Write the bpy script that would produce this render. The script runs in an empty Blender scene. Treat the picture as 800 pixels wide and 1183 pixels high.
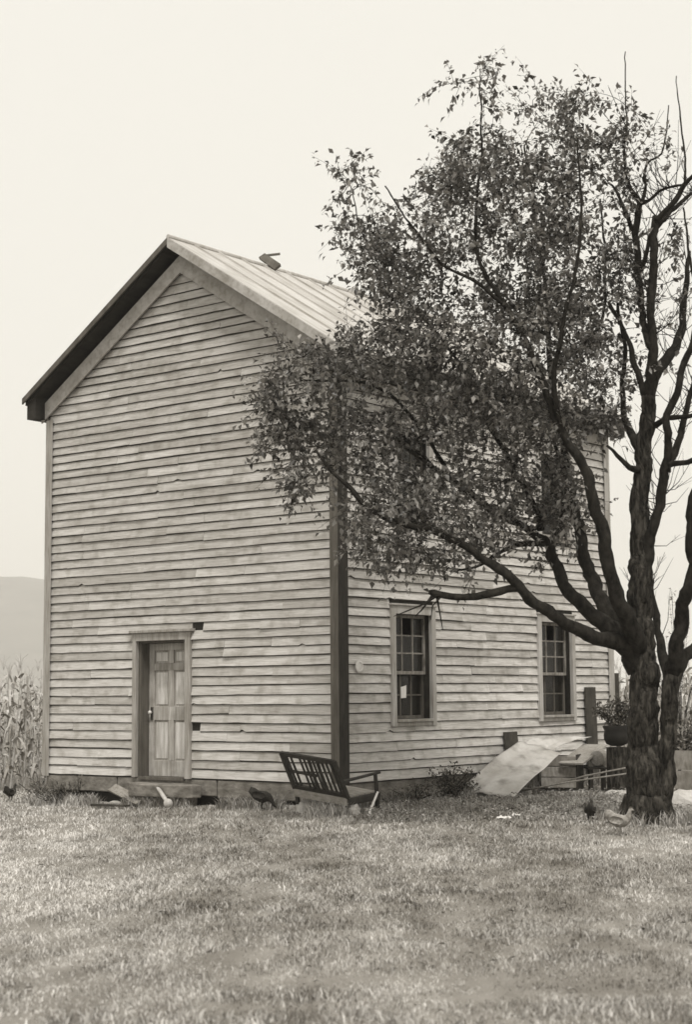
import bpy, math, random
import numpy as np
from mathutils import Vector, Matrix, noise

R = math.radians
random.seed(7)
rng = np.random.default_rng(7)
scene = bpy.context.scene
COL = scene.collection

# ------------------------------------------------------------------ camera, world, sun, exposure
FPX, PITCH, ROLL, CZ = 1883.1, 0.1109, -0.0081, 1.57
fw = Vector((0, math.cos(PITCH), math.sin(PITCH)))
u0 = Vector((0, -math.sin(PITCH), math.cos(PITCH)))
r0 = Vector((1, 0, 0))
rt = r0 * math.cos(ROLL) + u0 * math.sin(ROLL)
up = u0 * math.cos(ROLL) - r0 * math.sin(ROLL)
cam_data = bpy.data.cameras.new('camera')
cam = bpy.data.objects.new('camera', cam_data)
COL.objects.link(cam)
cam.matrix_world = Matrix(((rt.x, up.x, -fw.x, 0), (rt.y, up.y, -fw.y, 0), (rt.z, up.z, -fw.z, CZ), (0, 0, 0, 1)))
cam_data.sensor_fit = 'HORIZONTAL'
cam_data.sensor_width = 36
cam_data.lens = 36 * FPX / 800
cam_data.clip_start = 0.1
cam_data.clip_end = 6000
cam_data.dof.use_dof = True
cam_data.dof.focus_distance = 22.5
cam_data.dof.aperture_fstop = 4.2
scene.camera = cam

SUN_EL, SUN_AZ = R(58), R(6)          # azimuth measured from behind the camera
world = bpy.data.worlds.new('World')
scene.world = world
world.use_nodes = True
nt = world.node_tree
nt.nodes.clear()
wo = nt.nodes.new('ShaderNodeOutputWorld')
bg = nt.nodes.new('ShaderNodeBackground')
sky = nt.nodes.new('ShaderNodeTexSky')
sky.sky_type = 'NISHITA'
sky.sun_disc = False
sky.sun_elevation = SUN_EL
sky.sun_rotation = math.pi + SUN_AZ
sky.dust_density = 4
hsv = nt.nodes.new('ShaderNodeHueSaturation')
hsv.inputs['Saturation'].default_value = 0.0
mixw = nt.nodes.new('ShaderNodeMix')
mixw.data_type = 'RGBA'
mixw.inputs[0].default_value = 0.93       # overcast deck over the clear sky
nt.links.new(sky.outputs[0], hsv.inputs['Color'])
nt.links.new(hsv.outputs[0], mixw.inputs[6])
mixw.inputs[7].default_value = (9.85, 9.55, 8.75, 1)
nt.links.new(mixw.outputs[2], bg.inputs['Color'])
bg.inputs['Strength'].default_value = 0.1
nt.links.new(bg.outputs[0], wo.inputs['Surface'])

sun_data = bpy.data.lights.new('sun', 'SUN')
sun_data.energy = 2.9
sun_data.angle = R(11)
sun_data.color = (1.0, 0.97, 0.92)
sun = bpy.data.objects.new('sun', sun_data)
COL.objects.link(sun)
sdir = Vector((math.sin(SUN_AZ) * math.cos(SUN_EL), -math.cos(SUN_AZ) * math.cos(SUN_EL), math.sin(SUN_EL)))
sun.rotation_euler = sdir.to_track_quat('Z', 'Y').to_euler()
sun.location = sdir * 60

vs = scene.view_settings
vs.view_transform = 'Standard'
vs.look = 'None'
vs.exposure = 0
vs.gamma = 1
vs.use_curve_mapping = False
scene.cycles.max_bounces = 6
scene.cycles.diffuse_bounces = 3
scene.cycles.glossy_bounces = 2
scene.cycles.transmission_bounces = 3
scene.cycles.transparent_max_bounces = 6
scene.cycles.volume_bounces = 1
scene.cycles.filter_width = 1.6


# ------------------------------------------------------------------ helpers
def un(px, py, Y):
    """point on the ray of a photo pixel at world depth Y"""
    d = rt * ((px - 400) / FPX) + up * ((591.5 - py) / FPX) + fw
    d = d * (Y / d.y)
    return Vector((d.x, d.y, d.z + CZ))


def gz(x, y=20):
    return 0.03 * min(x, 0) if y > 14 else 0.03 * min(x, 0) * max(0, (y - 6) / 8)


def warm(g):
    """a sepia grey of luminance g"""
    t = min(1, max(0, g / 0.5))
    return (g * (1.115 - 0.08 * t), g, g * (0.825 + 0.13 * t), 1)


class MB:
    def __init__(self):
        self.v, self.f, self.t, self.m = [], [], [], []

    def add(self, verts, faces, tone=0.5, mi=0):
        o = len(self.v)
        self.v += [tuple(p) for p in verts]
        for f in faces:
            self.f.append(tuple(i + o for i in f))
            self.t.append(tone)
            self.m.append(mi)

    def box(self, x0, x1, y0, y1, z0, z1, tone=0.5, mi=0):
        self.add([(x0, y0, z0), (x1, y0, z0), (x1, y1, z0), (x0, y1, z0), (x0, y0, z1), (x1, y0, z1), (x1, y1, z1), (x0, y1, z1)],
                 [(3, 2, 1, 0), (4, 5, 6, 7), (0, 1, 5, 4), (1, 2, 6, 5), (2, 3, 7, 6), (3, 0, 4, 7)], tone, mi)

    def bar(self, a, b, w, h, upv=(0, 0, 1), tone=0.5, jit=0.0):
        """a board from a to b, w wide (sideways) and h thick (along upv)"""
        a, b = Vector(a), Vector(b)
        d = (b - a).normalized()
        upv = Vector(upv)
        s = d.cross(upv)
        if s.length < 1e-4:
            s = d.cross(Vector((1, 0, 0)))
        s.normalize()
        n = s.cross(d)
        vv = []
        for p in (a, b):
            for i, j in ((-1, -1), (1, -1), (1, 1), (-1, 1)):
                vv.append(p + s * (w / 2 * i + random.uniform(-jit, jit)) + n * (h / 2 * j + random.uniform(-jit, jit)))
        self.add(vv, [(3, 2, 1, 0), (4, 5, 6, 7), (0, 1, 5, 4), (1, 2, 6, 5), (2, 3, 7, 6), (3, 0, 4, 7)], tone)

    def prism(self, poly, y0, y1, tone=0.5, mi=0):
        """an x-z polygon extruded along y"""
        n = len(poly)
        vv = [(x, y0, z) for x, z in poly] + [(x, y1, z) for x, z in poly]
        self.add(vv, [tuple(range(n))[::-1], tuple(range(n, 2 * n))] + [(i, (i + 1) % n, n + (i + 1) % n, n + i) for i in range(n)], tone, mi)

    def tube(self, pts, rads, n=8, tone=0.5, rough=0.0, cap=True):
        pts = [Vector(p) for p in pts]
        o = len(self.v)
        prev = None
        ref = Vector((0.31, 0.95, 0.12))
        for i, p in enumerate(pts):
            d = (pts[min(i + 1, len(pts) - 1)] - pts[max(i - 1, 0)])
            d = d.normalized() if d.length > 1e-7 else Vector((0, 0, 1))
            if prev is None:
                s = d.cross(ref)
                if s.length < 1e-3:
                    s = d.cross(Vector((1, 0, 0)))
            else:
                s = prev - d * prev.dot(d)
            s.normalize()
            prev = s
            t = d.cross(s)
            for k in range(n):
                a = 2 * math.pi * k / n
                q = s * math.cos(a) + t * math.sin(a)
                r = rads[i]
                if rough:
                    w_ = p + q * r
                    r *= 1 + rough * ((0.9 if r < .09 else .35) * noise.noise(w_ * 3.1 / max(0.08, r * 4)) + 0.5 * noise.noise(w_ * 17.0) + 0.45 * noise.noise(Vector((w_.x * 26, w_.y * 26, w_.z * 5))))
                self.v.append(tuple(p + q * r))
        for i in range(len(pts) - 1):
            for k in range(n):
                a, b = o + i * n + k, o + i * n + (k + 1) % n
                self.f.append((a, b, b + n, a + n))
                self.t.append(tone)
                self.m.append(0)
        if cap:
            self.f.append(tuple(range(o, o + n))[::-1])
            self.f.append(tuple(range(o + (len(pts) - 1) * n, o + len(pts) * n)))
            self.t += [tone, tone]
            self.m += [0, 0]

    def lathe(self, prof, n=20, tone=0.5, centre=(0, 0, 0), closed=True):
        o = len(self.v)
        cx, cy, cz = centre
        for r, z in prof:
            for k in range(n):
                a = 2 * math.pi * k / n
                self.v.append((cx + r * math.cos(a), cy + r * math.sin(a), cz + z))
        for i in range(len(prof) - 1):
            for k in range(n):
                a, b = o + i * n + k, o + i * n + (k + 1) % n
                self.f.append((a, b, b + n, a + n))
                self.t.append(tone)
                self.m.append(0)
        if closed:
            self.f.append(tuple(range(o, o + n))[::-1])
            self.f.append(tuple(range(o + (len(prof) - 1) * n, o + len(prof) * n)))
            self.t += [tone, tone]
            self.m += [0, 0]

    def build(self, name, mats, parent=None, smooth=False, bevel=0):
        me = bpy.data.meshes.new(name)
        me.from_pydata(self.v, [], self.f)
        for m in (mats if isinstance(mats, (list, tuple)) else [mats]):
            me.materials.append(m)
        at = me.attributes.new('tone', 'FLOAT', 'FACE')
        at.data.foreach_set('value', np.array(self.t, dtype=np.float32))
        me.polygons.foreach_set('material_index', np.array(self.m, dtype=np.int32))
        if smooth:
            me.polygons.foreach_set('use_smooth', np.ones(len(self.f), dtype=bool))
        me.validate()
        me.update()
        return link(name, me, parent, bevel)


def link(name, me, parent=None, bevel=0):
    o = bpy.data.objects.new(name, me)
    COL.objects.link(o)
    if parent is not None:
        o.parent = parent
    if bevel:
        b = o.modifiers.new('edge', 'BEVEL')
        b.width = bevel
        b.segments = 1
        b.limit_method = 'ANGLE'
    return o


def fast_mesh(name, verts, tris, tone, mat, parent=None, smooth=False):
    """numpy arrays straight into one triangle mesh"""
    me = bpy.data.meshes.new(name)
    nv, nf = len(verts), len(tris)
    me.vertices.add(nv)
    me.vertices.foreach_set('co', verts.astype(np.float32).ravel())
    me.loops.add(nf * 3)
    me.loops.foreach_set('vertex_index', tris.astype(np.int32).ravel())
    me.polygons.add(nf)
    me.polygons.foreach_set('loop_start', np.arange(0, nf * 3, 3, dtype=np.int32))
    if smooth:
        me.polygons.foreach_set('use_smooth', np.ones(nf, dtype=bool))
    at = me.attributes.new('tone', 'FLOAT', 'FACE')
    at.data.foreach_set('value', tone.astype(np.float32))
    me.materials.append(mat)
    me.update(calc_edges=True)
    return link(name, me, parent)


def tag(o, label=None, cat=None, group=None, kind=None):
    for k, v in (('label', label), ('category', cat), ('group', group), ('kind', kind)):
        if v:
            o[k] = v
    return o


def empty(name, loc=(0, 0, 0), rz=0):
    o = bpy.data.objects.new(name, None)
    COL.objects.link(o)
    o.location = loc
    o.rotation_euler = (0, 0, rz)
    return o


def catmull(pts, rads, step):
    P = [Vector(p) for p in pts]
    P = [P[0] * 2 - P[1]] + P + [P[-1] * 2 - P[-2]]
    op, orr = [], []
    for i in range(1, len(P) - 2):
        n = max(1, int((P[i + 1] - P[i]).length / step))
        for k in range(n):
            t = k / n
            a, b, c, d = P[i - 1], P[i], P[i + 1], P[i + 2]
            op.append(0.5 * ((2 * b) + (c - a) * t + (2 * a - 5 * b + 4 * c - d) * t * t + (3 * b - a - 3 * c + d) * t ** 3))
            orr.append(rads[i - 1] * (1 - t) + rads[i] * t)
    op.append(P[-2])
    orr.append(rads[-1])
    return op, orr


# ------------------------------------------------------------------ materials
def new_mat(name, rough=0.85, spec=0.25):
    m = bpy.data.materials.new(name)
    m.use_nodes = True
    b = m.node_tree.nodes['Principled BSDF']
    b.inputs['Roughness'].default_value = rough
    b.inputs['Specular IOR Level'].default_value = spec
    return m, m.node_tree, b


def mat(name, lo, hi, scale=4.0, stretch=(1, 1, 1), rough=0.85, spec=0.25, bump=0.0, tone=0.0, stain=0.0, stain_scale=1.2, grain=None, grain_amt=0.3, dist=0.01, spots=0.0, world_co=False):
    """two warm greys mixed by stretched noise, shifted per face by the 'tone' attribute, with grain, blotchy stains and bump"""
    m, nt, b = new_mat(name, rough, spec)
    N, L = nt.nodes, nt.links
    if world_co:
        geo = N.new('ShaderNodeNewGeometry')
        co = geo.outputs['Position']
    else:
        co = N.new('ShaderNodeTexCoord').outputs['Object']
    if tone:                                   # every board gets its own piece of the pattern
        a0 = N.new('ShaderNodeAttribute'); a0.attribute_name = 'tone'
        vm = N.new('ShaderNodeVectorMath'); vm.operation = 'MULTIPLY_ADD'
        vm.inputs[1].default_value = (37, 53, 29)
        L.new(a0.outputs['Vector'], vm.inputs[0]); L.new(co, vm.inputs[2])
        co = vm.outputs[0]
    mp = N.new('ShaderNodeMapping')
    mp.inputs['Scale'].default_value = stretch
    L.new(co, mp.inputs['Vector'])
    nz = N.new('ShaderNodeTexNoise')
    nz.inputs['Scale'].default_value = scale
    nz.inputs['Detail'].default_value = 6
    nz.inputs['Roughness'].default_value = 0.65
    L.new(mp.outputs[0], nz.inputs['Vector'])
    mr = N.new('ShaderNodeMapRange')
    mr.inputs[1].default_value = 0.32
    mr.inputs[2].default_value = 0.68
    L.new(nz.outputs['Fac'], mr.inputs[0])
    fac = mr.outputs[0]
    if tone:
        at = N.new('ShaderNodeAttribute')
        at.attribute_name = 'tone'
        a = N.new('ShaderNodeMath'); a.operation = 'SUBTRACT'; a.inputs[1].default_value = 0.5
        L.new(at.outputs['Fac'], a.inputs[0])
        c = N.new('ShaderNodeMath'); c.operation = 'MULTIPLY_ADD'; c.inputs[1].default_value = tone
        c.use_clamp = True
        L.new(a.outputs[0], c.inputs[0])
        L.new(fac, c.inputs[2])
        fac = c.outputs[0]
    mx = N.new('ShaderNodeMix'); mx.data_type = 'RGBA'
    L.new(fac, mx.inputs[0])
    mx.inputs[6].default_value = warm(lo)
    mx.inputs[7].default_value = warm(hi)
    col = mx.outputs[2]

    def mult(col, fac_out, amt):
        mm = N.new('ShaderNodeMix'); mm.data_type = 'RGBA'; mm.blend_type = 'MULTIPLY'
        mm.inputs[7].default_value = (1 - amt, (1 - amt) * 0.985, (1 - amt) * 0.95, 1)
        L.new(fac_out, mm.inputs[0])
        L.new(col, mm.inputs[6])
        return mm.outputs[2]
    gout = None
    if grain:
        mg = N.new('ShaderNodeMapping'); mg.inputs['Scale'].default_value = grain
        L.new(co, mg.inputs['Vector'])
        ng = N.new('ShaderNodeTexNoise'); ng.inputs['Scale'].default_value = 1.0; ng.inputs['Detail'].default_value = 4
        L.new(mg.outputs[0], ng.inputs['Vector'])
        rg = N.new('ShaderNodeMapRange'); rg.inputs[1].default_value = 0.45; rg.inputs[2].default_value = 0.7
        L.new(ng.outputs['Fac'], rg.inputs[0])
        gout = rg.outputs[0]
        col = mult(col, gout, grain_amt)
    if stain:
        ns = N.new('ShaderNodeTexNoise'); ns.inputs['Scale'].default_value = stain_scale; ns.inputs['Detail'].default_value = 5
        L.new(co, ns.inputs['Vector'])
        rs = N.new('ShaderNodeMapRange'); rs.inputs[1].default_value = 0.5; rs.inputs[2].default_value = 0.72
        L.new(ns.outputs['Fac'], rs.inputs[0])
        col = mult(col, rs.outputs[0], stain)
    if spots:
        vo = N.new('ShaderNodeTexNoise'); vo.inputs['Scale'].default_value = 9; vo.inputs['Detail'].default_value = 8; vo.inputs['Roughness'].default_value = 0.8
        L.new(mp.outputs[0], vo.inputs['Vector'])
        rv = N.new('ShaderNodeMapRange'); rv.inputs[1].default_value = 0.66; rv.inputs[2].default_value = 0.7
        L.new(vo.outputs['Fac'], rv.inputs[0])
        col = mult(col, rv.outputs[0], spots)
    L.new(col, b.inputs['Base Color'])
    if bump:
        bp = N.new('ShaderNodeBump'); bp.inputs['Strength'].default_value = bump; bp.inputs['Distance'].default_value = dist
        L.new(gout if gout is not None else nz.outputs['Fac'], bp.inputs['Height'])
        L.new(bp.outputs[0], b.inputs['Normal'])
    return m


M = {}
M['clap_gable'] = mat('weathered clapboard', 0.40, 0.62, 1.6, (0.6, 1, 4), bump=0.35, tone=0.9, grain=(4, 4, 160), grain_amt=0.30, stain=0.28, stain_scale=4.5, spots=0.55)
M['clap_side'] = mat('whitewashed clapboard', 0.42, 0.70, 1.6, (1, 0.6, 4), bump=0.35, tone=0.9, grain=(4, 4, 160), grain_amt=0.34, stain=0.32, stain_scale=4.0, spots=0.6)
M['butt'] = mat('butt edge with lap shade', 0.025, 0.06, 6)  # raw wood kept near-black to paint the shadow line under each lap
M['backing'] = mat('dark sheathing', 0.015, 0.03)
M['trim'] = mat('weathered trim', 0.27, 0.44, 3, (3, 3, 0.5), tone=0.6, grain=(60, 60, 3), grain_amt=0.3, bump=0.3, stain=0.2)
M['trim_pale'] = mat('pale trim', 0.34, 0.5, 3, (3, 3, 0.5), tone=0.6, grain=(60, 60, 3), grain_amt=0.3, bump=0.3, stain=0.25)
M['rake'] = mat('rake trim', 0.30, 0.46, 3, (1, 1, 1), tone=0.6, grain=(14, 30, 14), grain_amt=0.25, bump=0.2, stain=0.25)
M['board_green'] = mat('faded corner board', 0.09, 0.16, 3, (3, 3, 0.4), grain=(60, 60, 3), bump=0.3, stain=0.4)
M['sash'] = mat('aged sash paint', 0.12, 0.34, 5, (3, 3, 1), grain=(60, 60, 3), stain=0.4, stain_scale=6)
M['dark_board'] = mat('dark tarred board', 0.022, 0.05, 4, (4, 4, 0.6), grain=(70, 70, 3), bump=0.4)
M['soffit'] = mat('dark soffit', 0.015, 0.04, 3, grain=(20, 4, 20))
M['roof'] = mat('galvanised roof', 0.43, 0.57, 0.9, (0.6, 2.5, 0.6), rough=0.6, spec=0.3, tone=0.22, stain=0.25, stain_scale=1.6, grain=(1.2, 16, 1.2), grain_amt=0.2, spots=0.3)
M['sheet'] = mat('old tin sheet', 0.36, 0.58, 2.2, rough=0.6, spec=0.3, stain=0.5, stain_scale=4.5, spots=0.4)
M['door'] = mat('worn door paint', 0.33, 0.62, 2.4, (5, 5, 0.7), tone=0.6, grain=(50, 50, 2), grain_amt=0.3, stain=0.4, stain_scale=2.6, bump=0.25)
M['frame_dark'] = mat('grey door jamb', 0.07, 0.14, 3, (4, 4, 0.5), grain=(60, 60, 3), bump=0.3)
M['iron'] = mat('dark iron', 0.02, 0.05, 8, rough=0.55, spec=0.5)
M['knob'] = mat('white porcelain', 0.5, 0.7, 8, rough=0.3, spec=0.5)
M['found'] = mat('rough foundation', 0.10, 0.27, 5, (1, 1, 2), bump=0.7, stain=0.4, stain_scale=2.2, dist=0.03)
M['stone'] = mat('field stone', 0.26, 0.44, 6, bump=0.8, stain=0.35, stain_scale=7, dist=0.03)
M['stone_pale'] = mat('pale stone', 0.40, 0.6, 6, bump=0.8, stain=0.3, stain_scale=7, dist=0.03)
M['bark'] = mat('rough bark', 0.006, 0.085, 19, (1, 1, 0.3), bump=1.0, tone=0.4, grain=(22, 22, 5), grain_amt=0.55, dist=0.05, spec=0.1, rough=0.95)
M['bark_limb'] = mat('limb bark', 0.006, 0.035, 14, (1, 1, 0.6), bump=0.8, dist=0.02, spec=0.1, rough=0.95)
M['bench'] = mat('dark bench wood', 0.018, 0.045, 7, grain=(30, 30, 30), spec=0.3, rough=0.6)
M['seat'] = mat('pale bench seat', 0.22, 0.34, 7, grain=(8, 40, 40))
M['plank'] = mat('grey plank', 0.2, 0.36, 4, grain=(30, 30, 8), bump=0.4, tone=0.8, stain=0.3)
M['plank_dark'] = mat('dark plank', 0.035, 0.07, 4, grain=(40, 40, 4), bump=0.4, tone=0.6)
M['white'] = mat('white paper', 0.6, 0.75, 5)
M['soot'] = mat('sooty iron pot', 0.008, 0.02, 6, rough=0.7)
M['corn'] = mat('dry corn', 0.22, 0.56, 3, tone=1.1, spec=0.15)
M['weed'] = mat('weeds', 0.05, 0.16, 3, tone=1.0, spec=0.2)
M['weed_pale'] = mat('pale weeds', 0.12, 0.3, 3, tone=1.0, spec=0.2)
M['hen_dark'] = mat('dark feathers', 0.012, 0.04, 30, bump=0.4)
M['hen_pale'] = mat('speckled feathers', 0.10, 0.36, 26, bump=0.4)
M['comb'] = mat('comb', 0.07, 0.11, 20)
M['shank'] = mat('hen shank', 0.2, 0.3, 20)
M['hill'] = mat('wooded hill', 0.05, 0.13, 0.02, stain=0.4, stain_scale=0.01)
M['curtain'] = mat('old curtain', 0.16, 0.26, 3, (8, 8, 1))


def leaf_mat(name, lo, hi, trans=0.25):
    m, nt, b = new_mat(name, 0.42, 0.5)
    N, L = nt.nodes, nt.links
    at = N.new('ShaderNodeAttribute'); at.attribute_name = 'tone'
    mx = N.new('ShaderNodeMix'); mx.data_type = 'RGBA'
    mx.inputs[6].default_value = warm(lo)
    mx.inputs[7].default_value = warm(hi)
    L.new(at.outputs['Fac'], mx.inputs[0])
    L.new(mx.outputs[2], b.inputs['Base Color'])
    tr = N.new('ShaderNodeBsdfTranslucent')
    L.new(mx.outputs[2], tr.inputs['Color'])
    ms = N.new('ShaderNodeMixShader'); ms.inputs[0].default_value = trans
    L.new(b.outputs[0], ms.inputs[1])
    L.new(tr.outputs[0], ms.inputs[2])
    L.new(ms.outputs[0], N['Material Output'].inputs['Surface'])
    return m


M['leaf'] = leaf_mat('tree leaf', 0.03, 0.36, 0.25)


def grass_mat(name, lo, hi, base=False):
    m, nt, b = new_mat(name, 0.8, 0.15)
    N, L = nt.nodes, nt.links
    pos = N.new('ShaderNodeNewGeometry').outputs['Position']
    n1 = N.new('ShaderNodeTexNoise'); n1.inputs['Scale'].default_value = 0.45; n1.inputs['Detail'].default_value = 4
    n2 = N.new('ShaderNodeTexNoise'); n2.inputs['Scale'].default_value = 3.2; n2.inputs['Detail'].default_value = 5
    mpg = N.new('ShaderNodeMapping'); mpg.inputs['Scale'].default_value = (1, .4, 1)
    L.new(pos, mpg.inputs['Vector']); pos = mpg.outputs[0]
    L.new(pos, n1.inputs['Vector']); L.new(pos, n2.inputs['Vector'])
    at = N.new('ShaderNodeAttribute'); at.attribute_name = 'tone'
    s1 = N.new('ShaderNodeMath'); s1.operation = 'MULTIPLY_ADD'; s1.inputs[1].default_value = 1.1
    L.new(n1.outputs['Fac'], s1.inputs[0])
    s2 = N.new('ShaderNodeMath'); s2.operation = 'MULTIPLY_ADD'; s2.inputs[1].default_value = 1.1; s2.inputs[2].default_value = -1.1
    L.new(n2.outputs['Fac'], s2.inputs[0])
    L.new(s2.outputs[0], s1.inputs[2])
    s3 = N.new('ShaderNodeMath'); s3.operation = 'MULTIPLY_ADD'; s3.inputs[1].default_value = 0.75; s3.use_clamp = True
    if base:
        s3.inputs[0].default_value = 0.5
    else:
        L.new(at.outputs['Fac'], s3.inputs[0])
    L.new(s1.outputs[0], s3.inputs[2])
    mx = N.new('ShaderNodeMix'); mx.data_type = 'RGBA'
    mx.inputs[6].default_value = warm(lo); mx.inputs[7].default_value = warm(hi)
    L.new(s3.outputs[0], mx.inputs[0])
    L.new(mx.outputs[2], b.inputs['Base Color'])
    return m


M['grass'] = grass_mat('dry grass', 0.15, 0.72)
M['soil'] = grass_mat('lawn thatch', 0.12, 0.34, True)
M['cover'] = grass_mat('broad weed leaf', 0.12, 0.46)


def glass_mat():
    m, nt, b = new_mat('window glass', 0.12, 0.5)
    N, L = nt.nodes, nt.links
    b.inputs['Base Color'].default_value = warm(0.025)
    tr = N.new('ShaderNodeBsdfTransparent')
    nz = N.new('ShaderNodeTexNoise'); nz.inputs['Scale'].default_value = 5
    co = N.new('ShaderNodeTexCoord'); L.new(co.outputs['Object'], nz.inputs['Vector'])
    ms = N.new('ShaderNodeMixShader')
    mr = N.new('ShaderNodeMapRange'); mr.inputs[3].default_value = 0.25; mr.inputs[4].default_value = 0.8
    L.new(nz.outputs['Fac'], mr.inputs[0]); L.new(mr.outputs[0], ms.inputs[0])
    L.new(b.outputs[0], ms.inputs[1]); L.new(tr.outputs[0], ms.inputs[2])
    L.new(ms.outputs[0], N['Material Output'].inputs['Surface'])
    return m


M['glass'] = glass_mat()

# ------------------------------------------------------------------ ground, grass, hill
gx = np.concatenate([np.linspace(-1800, -40, 10), np.linspace(-30, 30, 121), np.linspace(40, 1800, 10)])
gy = np.concatenate([np.linspace(-60, -6, 6), np.linspace(-5, 45, 101), np.linspace(50, 2700, 14)])
gv, gf = [], []


def ground_z(x, y):
    b = 0.0
    if abs(x) < 25 and -5 < y < 45:
        b = 0.035 * noise.noise((x * 0.7, y * 0.7, 0)) + 0.02 * noise.noise((x * 2.1, y * 2.1, 5))
    return gz(max(x, -12), y) + b


for y in gy:
    for x in gx:
        gv.append((x, y, ground_z(x, y)))
nx = len(gx)
for j in range(len(gy) - 1):
    for i in range(nx - 1):
        gf.append((j * nx + i, j * nx + i + 1, (j + 1) * nx + i + 1, (j + 1) * nx + i))
g = MB(); g.add(gv, gf)
tag(g.build('ground', M['soil'], smooth=True), kind='structure')

# a wooded ridge 2 km off
hb = MB()
hv, hf = [], []
NX, NY = 60, 14
for j in range(NY):
    for i in range(NX):
        x = -1300 + 1600 * i / (NX - 1)
        y = 1650 + 850 * j / (NY - 1)
        top = 182 * math.exp(-((x + 680) / 680) ** 2) + 20 * noise.noise((x * 0.006, 1.3, 0)) + 4 * noise.noise((x * 0.03, 2, 0))
        prof = math.sin(min(1, j / (NY * 0.6)) * math.pi / 2) ** 1.3 * (1 if j < NY * 0.6 else 1 - 0.5 * (j / NY - 0.6))
        hv.append((x, y, max(-1, top * prof + 3 * noise.noise((x * 0.05, y * 0.05, 0)) * (j > 0) - 0.5)))
for j in range(NY - 1):
    for i in range(NX - 1):
        hf.append((j * NX + i, j * NX + i + 1, (j + 1) * NX + i + 1, (j + 1) * NX + i))
hb.add(hv, hf)
tag(hb.build('hill', M['hill'], smooth=True), kind='structure')

# house frame: local x from the left corner (-W) to the near corner (0), y along the side wall, z from the sill
TH, W, L_, H, HR = 0.669, 6.0393, 7.6512, 5.8, 7.7227
A = Vector((-0.1188, 22.8038, CZ - 1.2428))
SL = (HR - H) / (W / 2)
ca, sa = math.cos(TH), math.sin(TH)


def hl(x, y, z=0.0):
    """house-local to world"""
    return Vector((A.x + x * ca + y * sa, A.y - x * sa + y * ca, A.z + z))


def to_local(p):
    d = Vector(p) - A
    return Vector((d.x * ca - d.y * sa, d.x * sa + d.y * ca, d.z))


def ground_np(x, y):
    return np.array([ground_z(a, b) for a, b in zip(x, y)])


def grass_field(n, y0, y1, hmin, hmax, wid, clump):
    # the view is a wedge: spread blades over it and three metres to either side
    y = y0 + (y1 - y0) * rng.random(n)
    x = (rng.random(n) * 2 - 1) * (0.225 * y + 2.2)
    lx = (x - A.x) * ca - (y - A.y) * sa
    ly = (x - A.x) * sa + (y - A.y) * ca
    keep = ~((lx < 0.02) & (lx > -W - 0.02) & (ly > -0.02) & (ly < L_))
    cl = np.array([noise.noise((a * 1.6, b * 1.6, 3)) for a, b in zip(x, y)])
    keep &= rng.random(n) < np.clip(0.75 + cl * clump, 0.15, 1)
    x, y, cl = x[keep], y[keep], cl[keep]
    n = len(x)
    z = ground_np(x, y) - 0.01
    h = (hmin + (hmax - hmin) * rng.random(n) ** 1.6) * (1 + 0.5 * cl)
    an = rng.random(n) * 6.283
    w = wid * (0.6 + 0.8 * rng.random(n))
    lean = h * (0.25 + 0.9 * rng.random(n))
    la = rng.random(n) * 6.283
    base = np.stack([x, y, z], 1)
    side = np.stack([np.cos(an), np.sin(an), np.zeros(n)], 1) * w[:, None]
    ln = np.stack([np.cos(la), np.sin(la), np.zeros(n)], 1) * lean[:, None]
    hz = np.zeros((n, 3)); hz[:, 2] = h
    v = np.empty((n, 5, 3))
    v[:, 0] = base - side / 2
    v[:, 1] = base + side / 2
    v[:, 2] = base + ln * 0.3 + hz * 0.62 + side * 0.4
    v[:, 3] = base + ln * 0.3 + hz * 0.62 - side * 0.4
    v[:, 4] = base + ln + hz * (0.95 - 0.25 * rng.random(n))[:, None]
    o = (np.arange(n) * 5)[:, None]
    t = np.concatenate([o + np.array([[0, 1, 2]]), o + np.array([[0, 2, 3]]), o + np.array([[3, 2, 4]])], 1).reshape(-1, 3)
    dry = 1 / (1 + np.exp(((x - (-0.70 - .179 * (y - 7.75))) * 4.5 + 1.5 * cl)))      # lighter tone left of a slanting line across the yard
    dark = np.array([noise.noise((a * 1.3, b * .45, 12)) + .8 * noise.noise((a * 4.2, b * 1.6, 17)) for a, b in zip(x, y)])
    tone = np.repeat(rng.random(n) * .9 - .03 + .45 * dry + .5 * dark, 3)
    return v.reshape(-1, 3), t, tone


def tufts(pts, n, spread, hmin, hmax, t0=-.1):
    """longer unmown grass in clumps round given points"""
    k = rng.integers(0, len(pts), n)
    P = np.array(pts)[k] + rng.normal(size=(n, 2)) * spread
    x, y = P[:, 0], P[:, 1]
    z = ground_np(x, y) - .01
    h = hmin + (hmax - hmin) * rng.random(n) ** 1.5
    an, la = rng.random(n) * 6.283, rng.random(n) * 6.283
    base = np.stack([x, y, z], 1)
    side = np.stack([np.cos(an), np.sin(an), np.zeros(n)], 1) * .012
    ln = np.stack([np.cos(la), np.sin(la), np.zeros(n)], 1) * (h * (.2 + .6 * rng.random(n)))[:, None]
    hz = np.zeros((n, 3)); hz[:, 2] = h
    v = np.stack([base - side / 2, base + side / 2, base + ln * .3 + hz * .6 + side * .4, base + ln * .3 + hz * .6 - side * .4, base + ln + hz * .95], 1)
    o = (np.arange(n) * 5)[:, None]
    t = np.concatenate([o + np.array([[0, 1, 2]]), o + np.array([[0, 2, 3]]), o + np.array([[3, 2, 4]])], 1).reshape(-1, 3)
    return v.reshape(-1, 3), t, np.repeat(rng.random(n) * .85 + t0 + .35 / (1 + np.exp((x + .70 + .179 * (y - 7.75)) * 4.5)), 3)


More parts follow.
